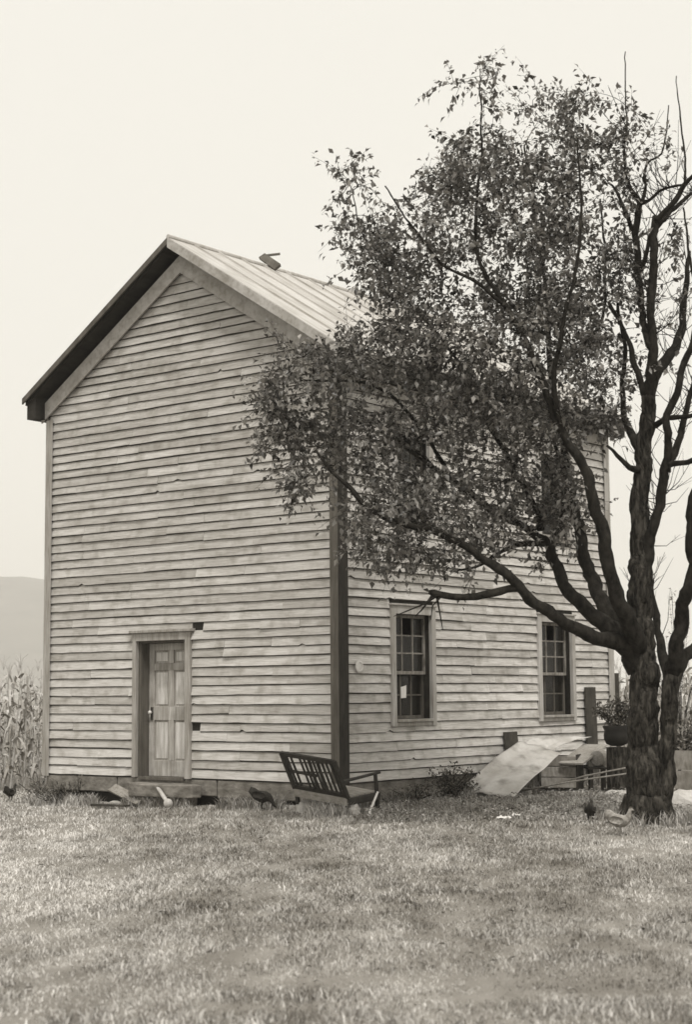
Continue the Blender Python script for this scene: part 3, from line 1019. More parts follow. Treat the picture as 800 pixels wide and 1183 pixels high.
LIMBS = [
    # low left limb reaching across the house front
    [(738, 772, 14, 19.7), (722, 745, 12.5, 19.6), (697, 737, 8.5, 19.4), (657, 722, 7, 19.2), (624, 700, 6.5, 19.0), (598, 678, 6, 18.9), (577, 657, 5.5, 18.85), (560, 646, 5, 18.8), (534, 627, 4.2, 18.7), (510, 619, 3.8, 18.7), (475, 607, 3.5, 18.6), (440, 594, 3.3, 18.6), (410, 571, 3.0, 18.6), (388, 549, 2.2, 18.6), (365, 520, 1.4, 18.7)],
    [(735, 765, 14, 19.7), (716, 733, 11, 19.75), (683, 712, 8.5, 19.8), (658, 685, 7.5, 19.9), (641, 650, 6.8, 20.0), (632, 628, 6, 20.0), (611, 613, 4.6, 20.1), (573, 590, 4.2, 20.2), (527, 558, 3.8, 20.3), (481, 525, 3.2, 20.4), (445, 495, 2.4, 20.5), (415, 470, 1.6, 20.5)],
    [(737, 755, 14, 19.8), (722, 730, 11, 20.0), (702, 706, 9, 20.2), (683, 668, 8, 20.4), (670, 623, 7, 20.5), (663, 571, 6, 20.6), (657, 538, 5, 20.7), (647, 490, 4.2, 20.8), (636, 430, 3.4, 20.8), (632, 370, 2.8, 20.8), (630, 310, 2.3, 20.8), (618, 240, 1.7, 20.7), (606, 170, 1.1, 20.6)],
    [(737, 745, 13, 19.6), (727, 725, 10.5, 19.4), (709, 676, 8.5, 19.2), (694, 612, 7.2, 19.1), (683, 571, 6.4, 19.0), (670, 532, 5.6, 19.0), (651, 500, 4.8, 19.0), (634, 460, 4.2, 19.0), (612, 402, 3.6, 19.0), (586, 357, 3.0, 19.0), (565, 325, 2.4, 19.0), (548, 270, 1.9, 19.1), (556, 190, 1.4, 19.2), (556, 90, .8, 19.2)],
    # bare right stem: outer
    [(778, 778, 11, 19.5), (781, 752, 9, 19.4), (787, 720, 8.2, 19.3), (797, 680, 7.6, 19.1), (804, 650, 7, 19.0), (798, 615, 6.4, 18.9), (801, 580, 5.8, 18.8), (812, 540, 5, 18.7), (822, 480, 4, 18.6), (818, 410, 3, 18.6), (826, 330, 1.8, 18.6)],
    [(777, 782, 9, 19.5), (790, 760, 7.5, 19.6), (803, 748, 6.5, 19.7), (822, 728, 5.5, 19.8), (840, 690, 4, 20.0), (848, 630, 2.5, 20.1)],
    [(774, 800, 7, 19.5), (768, 765, 6, 19.7), (765, 738, 5, 19.9), (758, 700, 4, 20.1), (754, 670, 3, 20.2)],
    # bare centre
    [(744, 690, 9, 19.7), (750, 640, 7, 19.65), (757, 612, 6.2, 19.6), (763, 575, 5.8, 19.55), (771, 545, 5.4, 19.5), (771, 515, 4.6, 19.4), (773, 488, 4.3, 19.3), (779, 453, 4.2, 19.2), (791, 420, 4, 19.1), (800, 395, 3.4, 19.0), (806, 360, 2.6, 19.0), (797, 300, 1.6, 19.0), (790, 240, 1, 19.0)],
    [(771, 545, 5, 19.5), (783, 512, 4.2, 19.5), (791, 485, 3.6, 19.5), (798, 460, 3, 19.5), (808, 420, 2.2, 19.5)],
    [(770, 538, 4, 19.5), (785, 534, 3.4, 19.4), (801, 529, 3, 19.3), (822, 515, 2, 19.2)],
    [(750, 460, 8, 19.8), (757, 437, 7.5, 19.8), (768, 418, 6.5, 19.9), (783, 394, 5.4, 20.0), (790, 372, 4.6, 20.1), (792, 345, 3.8, 20.1), (793, 318, 3, 20.1), (797, 290, 2, 20.1)],
    [(750, 462, 7.5, 19.8), (755, 425, 6, 19.7), (757, 395, 5.2, 19.6), (754, 365, 5, 19.6), (753, 330, 5, 19.6), (756, 295, 5, 19.6), (757, 262, 4.5, 19.6), (758, 250, 4, 19.6)],
    [(757, 258, 3.8, 19.6), (768, 245, 3.4, 19.5), (780, 232, 3.2, 19.4), (792, 215, 2.8, 19.3), (808, 196, 1.8, 19.2)],
    [(760, 262, 3, 19.6), (772, 248, 2.6, 19.7), (786, 238, 2.4, 19.8), (802, 222, 1.6, 19.9)],
    [(752, 400, 4.5, 19.6), (742, 360, 4, 19.8), (737, 330, 4.2, 19.9), (737, 300, 4, 19.9), (735, 268, 4, 19.9), (738, 234, 3.4, 19.9), (728, 220, 2.6, 19.9), (722, 195, 1.6, 19.9), (724, 140, 1, 19.9), (723, 60, .6, 19.9)],
    [(740, 314, 3.2, 19.9), (748, 296, 2.6, 19.8), (752, 270, 2, 19.7)],
    [(738, 236, 3, 19.9), (750, 232, 2, 19.8), (762, 221, 1.8, 19.7), (775, 217, 1.6, 19.6), (790, 214, 1.4, 19.5)],
    [(739, 238, 2.4, 19.9), (746, 214, 1.8, 20.0), (748, 190, 1.3, 20.1), (764, 178, 1.1, 20.1), (770, 150, .9, 20.1), (773, 122, .6, 20.1)],
    [(733, 266, 3, 19.9), (724, 245, 2.4, 20), (714, 225, 1.8, 20.1), (704, 212, 1.2, 20.2)],
    [(792, 212, 1.8, 19.3), (790, 175, 1.1, 19.3), (786, 130, .9, 19.3), (782, 88, .5, 19.3)],
    [(742, 545, 4, 19.8), (729, 540, 3.4, 19.6), (715, 526, 2.4, 19.5), (702, 515, 1.6, 19.4)],
    [(740, 520, 5.5, 19.8), (731, 505, 5, 19.9), (727, 495, 4.5, 20.0), (722, 475, 3.6, 20.1), (718, 440, 3.0, 20.2), (722, 400, 2.4, 20.2), (714, 350, 1.8, 20.2)],
    [(748, 462, 5, 19.8), (741, 445, 4, 19.8), (733, 412, 3.4, 19.8), (722, 388, 2.6, 19.8), (704, 350, 1.8, 19.9)],
    [(757, 492, 4, 19.7), (766, 486, 3.4, 19.6), (780, 483, 3, 19.5), (802, 480, 2.5, 19.3)],
    # secondary limbs in the crown
    [(632, 628, 5, 20.0), (645, 612, 4.2, 20.0), (653, 580, 3.4, 20.1), (650, 545, 2.6, 20.2), (640, 510, 2, 20.3)],
    [(632, 629, 4, 20.0), (601, 629, 3, 19.9), (580, 637, 2.4, 19.8), (556, 652, 1.6, 19.7), (520, 660, 1, 19.6)],
    [(625, 613, 4.6, 20.1), (622, 592, 3.8, 20.1), (604, 560, 3.4, 20.0), (587, 529, 3, 20.0), (560, 480, 2.6, 19.9), (540, 430, 2, 19.9), (500, 380, 1.5, 19.9), (455, 330, 1.1, 20), (420, 270, .8, 20), (405, 215, .6, 20)],
    [(651, 500, 3.6, 19.0), (640, 440, 3, 18.8), (650, 380, 2.6, 18.6), (665, 310, 2, 18.5), (672, 240, 1.5, 18.5), (668, 160, 1, 18.5)],
    [(586, 357, 2.4, 19.0), (555, 330, 2, 18.8), (505, 300, 1.6, 18.6), (470, 250, 1.2, 18.5), (445, 215, .8, 18.5)],
    [(527, 558, 2.8, 20.3), (490, 500, 2.2, 20.0), (440, 450, 1.8, 19.7), (390, 440, 1.4, 19.5), (345, 440, 1, 19.4)],
    [(636, 430, 2.6, 20.8), (690, 380, 2.0, 20.9), (700, 310, 1.6, 21), (694, 230, 1, 21)],
]
limb_parts, owner = [], [-1] * len(nodes_p)
for pts in LIMBS:
    limb_parts.append(limb(pts)); owner += [len(limb_parts) - 1] * (len(nodes_p) - len(owner))
dead = limb([(597, 679, 4.5, 18.9), (578, 684, 4.6, 18.85), (550, 687, 4.2, 18.8), (520, 689, 3.8, 18.8), (502, 688, 4.2, 18.8), (496, 684, 2.5, 18.8)], skel=False)
for pts in ([(503, 689, 2, 18.8), (492, 697, 1.2, 18.7), (470, 706, .8, 18.6), (455, 712, .4, 18.6)], [(500, 688, 2, 18.8), (488, 704, 1, 18.8), (480, 712, .5, 18.8)], [(505, 689, 1.6, 18.8), (508, 705, 1, 18.8), (512, 728, .5, 18.8)], [(510, 689, 1.3, 18.8), (500, 700, .9, 18.7), (498, 716, .4, 18.7)]):
    P, rad = path(pts)
    dead[0].tube(P, rad, 5)
done(dead)['label'] = 'dead leafless limb with a stub of twigs at its end'

# leafy clusters: photo-space centre, radii, number of twigs, depth centre and spread
CL = [(600, 260, 80, 95, 95, 19.8, 1.2), (652, 320, 52, 105, 80, 19.9, 1.2), (560, 195, 48, 60, 40, 19.4, .9), (556, 120, 16, 36, 5, 19.2, .2), (555, 82, 5, 10, 1, 19.2, .1), (506, 104, 6, 8, .8, 19.2, .2),
      (625, 128, 34, 40, 15, 20.2, .7), (672, 165, 28, 55, 24, 19.6, 1.0), (505, 245, 34, 55, 30, 19.0, .8), (432, 275, 40, 48, 32, 19.6, .8), (410, 212, 25, 26, 8, 19.4, .6),
      (475, 320, 62, 34, 34, 19.4, 1.0), (565, 385, 115, 60, 118, 19.6, 1.3), (430, 415, 72, 46, 46, 19.4, 1.0), (350, 455, 42, 52, 36, 19.2, .6), (400, 510, 62, 48, 50, 19.3, .9),
      (505, 470, 88, 50, 84, 19.6, 1.3), (620, 460, 78, 55, 84, 19.8, 1.3), (482, 575, 62, 40, 34, 19.2, 1.0), (436, 600, 40, 32, 20, 18.7, .5), (560, 560, 58, 44, 34, 19.7, 1.0),
      (690, 400, 26, 75, 28, 20.4, .6), (345, 565, 14, 22, 5, 18.8, .2), (702, 488, 16, 12, 10, 20.0, .3), (620, 550, 40, 45, 22, 19.9, 1.0), (520, 640, 45, 22, 14, 19.0, .4), (450, 640, 38, 22, 10, 18.8, .4), (625, 640, 25, 20, 6, 20, .3), (480, 610, 50, 30, 16, 18.9, .6), (545, 610, 50, 35, 18, 19.4, .7), (660, 60 + 60, 30, 25, 6, 19.6, .6),
      (740, 175, 28, 40, 3, 19.9, .4), (325, 500, 22, 40, 12, 19.1, .3), (292, 545, 10, 12, 2, 18.9, .2), (325, 440, 20, 40, 14, 19.0, .3), (705, 300, 22, 60, 14, 20.2, .5), (700, 200, 22, 50, 12, 20.0, .5), (650, 575, 40, 40, 24, 19.6, .8), (728, 330, 14, 60, 7, 20.0, .4), (765, 380, 25, 60, 5, 19.8, .4), (440, 380, 60, 40, 14, 19.4, .8), (728, 430, 14, 40, 6, 20.0, .4), (742, 290, 25, 80, 6, 19.9, .4), (775, 300, 22, 120, 5, 19.7, .4), (725, 170, 20, 60, 6, 19.9, .4)]
att = []
for (cx, cy, rx, ry, k, Y, sp) in CL:
    m = 0
    k = k * 1.28
    while m < k:
        a, b, c = rng.normal(size=3)
        q = np.array([a, b, c]); q = q / np.linalg.norm(q) * rng.random() ** 0.36 * 1.06
        p = un(cx + rx * q[0], cy + ry * q[1], Y + sp * q[2]) - troot
        if noise.noise(p * 1.5) < -0.12 and rng.random() < .85: m += .3; continue
        att.append((p, k / (rx * ry))); m += 1
NP = np.array([tuple(p) for p in nodes_p]); NR = np.array(nodes_r)
# thin limbs are the better hosts
order = sorted(range(len(att)), key=lambda i: float(np.min(np.linalg.norm(NP - np.array(att[i][0]), axis=1) + NR * 3)))
twig = MB()
lc, ld, lnn, ll, lw, lt = [], [], [], [], [], []
for i in order:
    p = np.array(att[i][0])
    ds = np.linalg.norm(NP - p, axis=1) + NR * 4
    j = int(np.argmin(ds))
    q = NP[j]
    dist = float(np.linalg.norm(p - q))
    nst = max(3, int(dist / .09))
    bend = rng.normal(size=3) * dist * .14 + np.array([0, 0, .12 * dist])
    r_st = min(NR[j] * .7, .004 + .007 * dist)
    pts = []
    for k in range(nst + 1):
        t = k / nst
        pts.append(q + (p - q) * t + bend * (4 * t * (1 - t)) * .5 + rng.normal(size=3) * .008 * (k > 0))
    rads = [r_st * (1 - t / nst) + .0022 for t in range(nst + 1)]
    twig.tube([Vector(x) for x in pts], rads, 4, cap=False)
    NP = np.vstack([NP, np.array(pts[2:])]); NR = np.concatenate([NR, np.array(rads[2:])])
    # leaves along the outer reach and on side sprays
    P = np.array(pts)
    reach = min(dist, .55)
    for sidek in range(int(rng.integers(2, 5))):
        base = P[-1] - (P[-1] - P[-2]) * rng.random() if sidek == 0 else P[max(0, len(P) - 1 - int(rng.integers(0, max(1, int(reach / .09)))))]
        ax = unit((P[-1] - P[0])[None] + rng.normal(size=(1, 3)) * .55 * dist + 1e-4)[0]
        if sidek: ax = unit((ax + rng.normal(size=3) * .7)[None])[0]
        lenx = rng.uniform(.18, .5)
        e = base + ax * lenx + np.array([0, 0, -.04])
        twig.tube([Vector(base), Vector(base * .5 + e * .5 + np.array([0, 0, .015])), Vector(e)], [.003, .0024, .0014], 3, cap=False)
        nl = int(rng.integers(8, 15))
        for k in range(nl):
            t = (k + .6) / nl
            c0 = base * (1 - t) + e * t + rng.normal(size=3) * .035
            dd = unit((ax * .5 + rng.normal(size=3) * .75 + np.array([0, 0, -.28]))[None])[0]
            lc.append(c0); ld.append(dd)
            lnn.append(unit((np.array([0, 0, 1.0]) + rng.normal(size=3) * .55)[None])[0])
            l = rng.uniform(.042, .108)
            ll.append(l); lw.append(l * rng.uniform(.44, .64))
            lt.append(np.clip(rng.normal(.38, .25), 0, 1.2))
v, t = leaf_quads(np.array(lc), np.array(ld), np.array(lnn), np.array(ll), np.array(lw))
crown = fast_mesh('crown', v, t, np.repeat(np.array(lt), 4), M['leaf'], tree)
twig.build('twigs', M['bark_limb'], crown)
print('leaves', len(lc))
# bare twigs on the leafless half
bare = [(723, 180), (735, 240), (752, 290), (790, 215), (795, 240), (770, 400), (790, 385), (773, 500), (795, 470), (757, 360), (742, 350), (738, 300), (800, 330), (760, 240), (778, 450), (748, 232), (792, 345), (765, 570), (740, 560), (758, 700), (800, 600)]
OWN = np.array([0 if q >= 0 else 9.0 for q in owner])
for x, y in bare:
    for k in range(15):
        q = un(x + random.uniform(-22, 22), y + random.uniform(-40, 40), 19.7) - troot
        j = int(np.argmin(np.linalg.norm(NP[:len(nodes_p)] - np.array(q), axis=1) + OWN))
        bt = limb_parts[owner[j]][0]
        s = Vector(NP[j]); ln = random.uniform(.06, .7)
        d = Vector((random.uniform(-.8, .8), random.uniform(-.6, .6), random.uniform(.0, 1.1))).normalized()
        e = s + d * ln + Vector((0, 0, .15 * ln))
        m_ = s + d * ln * .5 + Vector((random.uniform(-.03, .03), 0, -.03))
        bt.tube([s, m_, e], [.006, .0042, .0018], 4, cap=False)
        for _ in range(random.choice((0, 1, 2, 3))):
            d2 = (d + Vector((random.uniform(-.8, .8), random.uniform(-.8, .8), .5))).normalized()
            mm_ = m_.lerp(e, random.uniform(0, .7)); bt.tube([mm_, mm_ + d2 * ln * random.uniform(.2, .5)], [.0035, .0015], 3, cap=False)
for q in limb_parts: done(q)


# ------------------------------------------------------------------ bench
def board(mb, a, b, w, h, upv, tone=.5): mb.bar(a, b, w, h, upv, tone, .002)


bench = empty('wooden_bench', (0, 0, 0))
nr = un(402, 926, 21.5); nr.z = 0.17
bench.location = nr
phi = R(-46)
bench.rotation_euler = (R(5), R(5), phi)
tag(bench, 'low dark slatted-back wooden bench with one arm, tilted by the house corner', 'bench')
BL, BD, BH, RC = 1.02, .58, .50, .24
# local: x from near right end (0) to far left (-BL), y away from the back towards the seat front
fr = MB()
board(fr, (0, 0, 0), (0, BD, 0), .05, .09, (0, 0, 1)); board(fr, (-BL, 0, 0), (-BL, BD, 0), .05, .09, (0, 0, 1)); board(fr, (-BL, BD, 0), (0, BD, 0), .05, .09, (0, 0, 1))
fr.build('seat_frame', M['bench'], bench, bevel=.005)
b = MB()
for k in range(5): board(b, (-BL + .03, .08 + .108 * k, .055), (-.03, .08 + .108 * k, .055), .095, .02, (0, 0, 1), random.random())
board(b, (-BL, 0, .0), (0, 0, .0), .05, .10, (0, 0, 1), .4)
b.build('seat', M['seat'], bench)
b = MB()
vn = Vector((0, BH, RC)).normalized()
def bk(x, t): return (x, -RC * t, .05 + BH * t)
board(b, bk(-BL, 1), bk(0, 1), .06, .035, vn); board(b, bk(-BL, .06), bk(0, .06), .07, .035, vn)
board(b, bk(-BL, 0.0), bk(-BL, 1.02), .055, .045, vn); board(b, bk(0, 0.0), bk(0, 1.02), .055, .045, vn)
board(b, bk(-BL, .52), bk(-BL * .45, .50), .035, .02, vn)
for k in range(1, 12):
    if k == 3: continue
    x = -BL + BL * k / 12
    board(b, bk(x, .06), bk(x, .99), .03, .018, vn)
for x in (-BL * .52, -BL * .36): board(b, bk(x, .06), bk(x + .03, .99), .05, .02, vn)
b.build('backrest', M['bench'], bench)
b = MB()
board(b, (-.01, -.13, .27), (-.01, BD + .02, .31), .06, .028, (0, 0, 1))
board(b, (-.01, BD - .03, .0), (-.01, BD - .06, .30), .05, .035, (0, 1, 0))
b.build('armrest', M['bench'], bench, bevel=.004)
for x, y in ((-.02, .02), (-.02, BD - .02), (-BL + .02, .02), (-BL + .02, BD - .02)):
    b = MB(); board(b, (x, y, -.05), (x + .01, y, -.16), .045, .045, (0, 1, 0)); b.build('leg', M['bench'], bench)


def stone(name, loc, sx, sy, sz, m, seed, label, cat='stone', group=None, rz=0):
    b = MB()
    N1, N2 = 14, 9
    vv = []
    for j in range(N2 + 1):
        ph = math.pi * j / N2
        for i in range(N1):
            a = 2 * math.pi * i / N1
            q = Vector((math.sin(ph) * math.cos(a), math.sin(ph) * math.sin(a), math.cos(ph)))
            f = 1 + .30 * noise.noise(q * 1.4 + Vector((seed, 0, 0))) + .12 * noise.noise(q * 3.7 + Vector((0, seed, 0)))
            vv.append((q.x * sx * f, q.y * sy * f, max(-.35, q.z * f) * sz))
    ff = [(j * N1 + i, j * N1 + (i + 1) % N1, (j + 1) * N1 + (i + 1) % N1, (j + 1) * N1 + i) for j in range(N2) for i in range(N1)]
    b.add(vv, ff)
    o = b.build(name, M[m])
    o.location = (loc[0], loc[1], ground_z(loc[0], loc[1]) + sz * .2 + (loc[2] if len(loc) > 2 else 0))
    o.rotation_euler = (0, 0, rz)
    return tag(o, label, cat, group)


def gpt(px, py):
    """photo pixel onto the ground"""
    d = rt * ((px - 400) / FPX) + up * ((591.5 - py) / FPX) + fw
    z = 0.0
    for _ in range(6):
        k = (z - CZ) / d.z
        z = ground_z(d.x * k, d.y * k)
    return Vector((d.x * k, d.y * k, z))


p = gpt(352, 938); stone('stone', (p.x, p.y), .13, .10, .13, 'stone_pale', 3, 'pale pointed stone under the far left end of the bench')
p = gpt(404, 940); stone('stone', (p.x, p.y), .14, .10, .14, 'stone_pale', 5, 'pale stone under the near corner of the bench, left of the white board')
p = gpt(794, 934); stone('boulder', (p.x, p.y), .30, .22, .20, 'stone_pale', 8, 'large pale boulder on the grass right of the tree trunk', 'boulder')
p = gpt(713, 918); stone('stone', (p.x, p.y), .22, .12, .06, 'stone_pale', 12, 'flat pale stone lying in front of the black kettle')
b = MB(); b.bar((0, 0, 0), (.13, .10, .30), .13, .022, (-.5, .2, 1), .9, .004)
o = b.build('white_board', M['white']); o.location = gpt(425, 941) + Vector((0, 0, -.02)); tag(o, 'short white board propped under the arm end of the bench', 'board')

# doorstep and odds and ends below the door
b = MB()
n = 22
for (cx, w, d, zt, th) in ((-3.2, 1.35, .36, -.07, .19),):
    top = []
    for k in range(n):
        a = 2 * math.pi * k / n
        top.append((cx + w / 2 * math.copysign(abs(math.cos(a)) ** .5, math.cos(a)) + .03 * noise.noise((k * .7, 0, 0)), -.20 + d / 2 * math.copysign(abs(math.sin(a)) ** .5, math.sin(a)) + .025 * noise.noise((k * .9, 4, 0))))
    vv = [(x, y, zt + .02 * noise.noise((x * 3, y * 3, 0))) for x, y in top] + [(x * 1.0, y, zt - th) for x, y in top]
    b.add(vv, [tuple(range(n)), tuple(range(n, 2 * n))[::-1]] + [(i, n + i, n + (i + 1) % n, (i + 1) % n) for i in range(n)])
    for sx in (-.45, .0, .42): b.box(cx + sx - .13, cx + sx + .14, -.32, -.06, -.5, zt - th - .002)
o = b.build('doorstep', M['found'], bevel=.012); o.location = A; o.rotation_euler = (0, 0, -TH)
tag(o, 'rough stone slab used as a doorstep under the panelled door', 'doorstep')
b = MB(); b.bar((-4.30, -.22, -.16), (-3.55, -.34, -.34), .16, .03, (0, -.6, 1), .4, .01)
o = b.build('broken_plank', M['plank']); o.location = A; o.rotation_euler = (0, 0, -TH); tag(o, 'broken grey plank tipped against the left side of the doorstep', 'plank')
b = MB(); b.bar((-4.35, -.55, -.40), (-3.55, -.62, -.385), .12, .03, (0, 0, 1), .2, .006)
o = b.build('fallen_plank', M['plank_dark']); o.location = A; o.rotation_euler = (0, 0, -TH); tag(o, 'dark plank lying flat on the grass in front of the doorstep', 'plank')
b = MB(); P0, P1 = Vector((-3.2, -.34, -.11)), Vector((-2.78, -.55, -.31))
b.tube([P0, P0.lerp(P1, .5), P0.lerp(P1, .9), P1], [.028, .03, .03, .03], 9, .5, .1)
e = (P1 - P0).normalized()
b.tube([P1, P1 + e * .01, P1 + e * .05, P1 + e * .09], [.035, .065, .07, .05], 10, 1.0, .12)
o = b.build('maul', M['stone_pale'], smooth=True); o.location = A; o.rotation_euler = (0, 0, -TH); tag(o, 'pale stick with a white knob end leaning on the doorstep', 'stick')

# boards leaning on the side wall
def lean(s, w, z0, z1, foot, label, m='plank_dark', tilt=0.0):
    b = MB(); b.bar((foot, s, z0), (.06, s + tilt, z1), w, .03, (1, 0, 0), .5, .005)
    o = b.build('leaning_plank', M[m]); o.location = A; o.rotation_euler = (0, 0, -TH)
    return tag(o, label, 'plank')


lean(4.28, .36, -.32, .62, .16, 'short wide dark plank leaning on the wall between the two ground-floor windows')
lean(6.82, .34, -.32, 1.32, .10, 'tall dark plank leaning on the wall right of the second window')
b = MB(); b.box(-.07, .07, -.06, .06, 0, 1.95)
o = b.build('fence_post', M['plank_dark'], bevel=.01); p = un(711, 800, 29.6); o.location = (p.x, p.y, -.05); tag(o, 'dark wooden post standing just past the far corner of the house', 'post')

# ------------------------------------------------------------------ junk heap by the tree
def sheet(name, c, label, bend=.06, waves=5, n=22, seed=0, ripple=.006):
    """a bent sheet of roofing tin through four corners (foot left, foot right, top right, top left)"""
    b = MB(); vv = []
    for j in range(n + 1):
        for i in range(n + 1):
            u_, v_ = i / n, j / n
            q = (c[0] * (1 - u_) + c[1] * u_) * (1 - v_) + (c[3] * (1 - u_) + c[2] * u_) * v_
            q = q + Vector((0, 0, bend * math.sin(v_ * math.pi) + ripple * math.sin(u_ * waves * 2 * math.pi) + .03 * noise.noise((u_ * 2.3, v_ * 2.3, seed)) + .016 * noise.noise((u_ * 7, v_ * 4, seed + 3))))
            if j == 0: q += (c[0] - c[3]) * .03 * noise.noise((u_ * 6, seed, 0))
            vv.append(q)
    off = Vector((0, 0, -.004)); N1 = n + 1
    k = len(vv)
    vv = vv + [q + off for q in vv]
    ff = []
    for j in range(n):
        for i in range(n):
            a = j * N1 + i
            ff.append((a, a + 1, a + N1 + 1, a + N1)); ff.append((k + a, k + a + N1, k + a + N1 + 1, k + a + 1))
    edge = [i for i in range(N1)] + [j * N1 + n for j in range(1, N1)] + [n * N1 + i for i in range(n - 1, -1, -1)] + [j * N1 for j in range(n - 1, 0, -1)]
    for a, c2 in zip(edge, edge[1:] + edge[:1]): ff.append((a, k + a, k + c2, c2))
    b.add(vv, ff)
    o = b.build(name, M['sheet'], smooth=True)
    return tag(o, label, 'metal sheet')


sheet('tin_sheet', [un(529, 912, 24.7), un(594, 921, 24.3), un(650, 869, 25.8), un(600, 856, 26.0)], 'large pale tin sheet sloping from the heap down to the grass', .02, 3, seed=2)
sheet('tin_sheet', [un(600, 864, 26.15), un(641, 866, 26.3), un(684, 851, 27.0), un(618, 853, 26.75)], 'smaller pale tin sheet lying flat on top of the heap', .03, 3, seed=6)
# crate
cr = empty('wooden_crate', un(666, 912, 26.1)); cr.location.z = 0.0; cr.rotation_euler = (0, 0, R(-20))
tag(cr, 'grey slatted wooden crate in the heap beneath the tin sheets', 'crate')
b = MB()
for k in range(3): b.box(-.56, -.0, -.0, .022, .06 + .17 * k, .06 + .17 * k + .155, random.random())
for k in range(3): b.box(-.56, -.0, .50, .522, .06 + .17 * k, .06 + .17 * k + .155, random.random())
for k in range(3): b.box(-.56, -.538, .03, .49, .06 + .17 * k, .06 + .17 * k + .155, random.random())
b.build('side_panel', M['plank'], cr, bevel=.004)
b = MB()
for k in range(4): b.box(.002, .024, .02 + .125 * k, .02 + .125 * k + .11, .03, .58, random.random())
b.build('end_panel', M['plank_dark'], cr)
b = MB()
b.box(-.55, -.0, .025, .49, .02, .05); b.build('bottom_panel', M['plank_dark'], cr)
b = MB(); q0, q1 = un(660, 882, 26.0), un(688, 860, 26.9)
b.bar(q0, q1, .42, .025, (-.1, -.2, 1), .8, .008)
o = b.build('lid_board', M['plank']); tag(o, 'pale wide board sloping over the right end of the crate', 'board')
# keg on its side
b = MB(); b.lathe([(.105, 0), (.12, .005), (.135, .08), (.145, .2), (.135, .32), (.12, .395), (.105, .4)], 20, .5)
o = b.build('keg', M['plank'], smooth=False); c = un(690, 876, 26.25)
o.matrix_world = Matrix.Translation(c) @ Matrix.Rotation(R(-20), 4, 'Z') @ Matrix.Rotation(R(-90), 4, 'X')
tag(o, 'small round keg on its side between the crate and the black kettle', 'keg')
ks = MB()
for dx, dy in ((-.1, -.08), (.1, -.08), (-.1, .1), (.1, .1)): ks.bar((dx, dy, 0), (dx, dy, c.z - .16), .05, .05, (0, 1, 0), random.random())
ks.box(-.16, .16, -.14, .34, c.z - .165, c.z - .14)
o = ks.build('keg_stand', M['plank_dark']); o.location = (c.x, c.y + .02, 0); tag(o, 'dark low wooden stand holding the small keg', 'stand')
# kettle with a plant
kp = un(713, 860, 25.6)
b = MB(); b.lathe([(.08, 0), (.16, .03), (.195, .10), (.20, .17), (.185, .23), (.215, .30), (.205, .31), (.17, .24), (.02, .22)], 22)
o = b.build('kettle', M['soot'], smooth=True); o.location = (kp.x, kp.y, kp.z - .02); tag(o, 'black iron wash kettle holding a bushy plant beside the tree trunk', 'kettle')
b = MB(); b.lathe([(.2, 0), (.17, .1), (.165, kp.z - .03)], 12, .4)
b.v = [(x * (1 + .08 * noise.noise((x * 5, y * 5, z * 2))), y * (1 + .08 * noise.noise((y * 5, x * 5, z * 2))), z) for x, y, z in b.v]
o = b.build('stump', M['bark']); o.location = (kp.x, kp.y, -.01); tag(o, 'dark stump standing under the black kettle', 'stump')


def bush(name, loc, rx, ry, rz_, nleaf, m, label, cat, stems=14, leaf=(.05, .09), aspect=.5, group=None, seed=0, twigm='bark_limb', lo=.1):
    r_ = np.random.default_rng(seed)
    root = empty(name, loc)
    tag(root, label, cat, group)
    st = MB(); c, d = [], []
    per = max(4, nleaf // stems)
    for k in range(stems):
        a = r_.random() * 6.283; rr_ = r_.random() ** .6
        tip = np.array([math.cos(a) * rx * rr_, math.sin(a) * ry * rr_, rz_ * (lo + (1 - lo) * r_.random() ** .6) * (1 - .3 * rr_)])
        mid = tip * np.array([.35, .35, .55])
        st.tube([Vector((0, 0, -.03)), Vector(mid), Vector(tip)], [.008, .005, .002], 4, cap=False)
        for q in range(per):
            t = r_.random() ** .6
            pp = (mid * (1 - t) + tip * t) if r_.random() < .75 else mid * t
            pp = pp + r_.normal(size=3) * .04
            c.append(pp); dd = r_.normal(size=3) + np.array([0, 0, .3]); d.append(dd)
    c, d = np.array(c), unit(np.array(d))
    n_ = len(c)
    c[:, 2] = np.maximum(c[:, 2], .005)
    ln_ = leaf[0] + (leaf[1] - leaf[0]) * r_.random(n_)
    v, t = leaf_quads(c, d, unit(np.array([[0, 0, 1.0]]) + r_.normal(size=(n_, 3)) * .6), ln_, ln_ * aspect)
    fast_mesh('foliage', v, t, np.repeat(np.clip(r_.normal(.4, .25, n_), 0, 1.2), 4), M[m], root)
    st.build('stems', M[twigm], root)
    return root


bush('potted_plant', (kp.x + .02, kp.y, kp.z + .19),   .42, .34, .62, 1300, 'weed', 'round bushy plant growing in the black kettle', 'plant', 26, (.04, .08), seed=4)
# pale poles and wire in front of the heap
for k, (a, b_, lab) in enumerate((((600, 914, 25.0), (735, 892, 24.2), 'long thin pale pole lying in front of the crate, the lower of two'), ((640, 906, 25.2), (738, 884, 24.4), 'long thin pale pole slanting above the lower pole by the tree'))):
    m = MB(); q0, q1 = un(*a), un(*b_)
    m.tube([q0, q0.lerp(q1, .4) + Vector((0, 0, .02)), q1], [.012, .013, .011], 6, .6, .1)
    tag(m.build('pole', M['plank'], smooth=True), lab, 'pole')
p = gpt(337 + 266, 915); stone('stone', (un(612, 908, 24.9).x, 25.35), .10, .09, .10, 'stone', 17, 'grey round stone at the right foot of the large tin sheet')
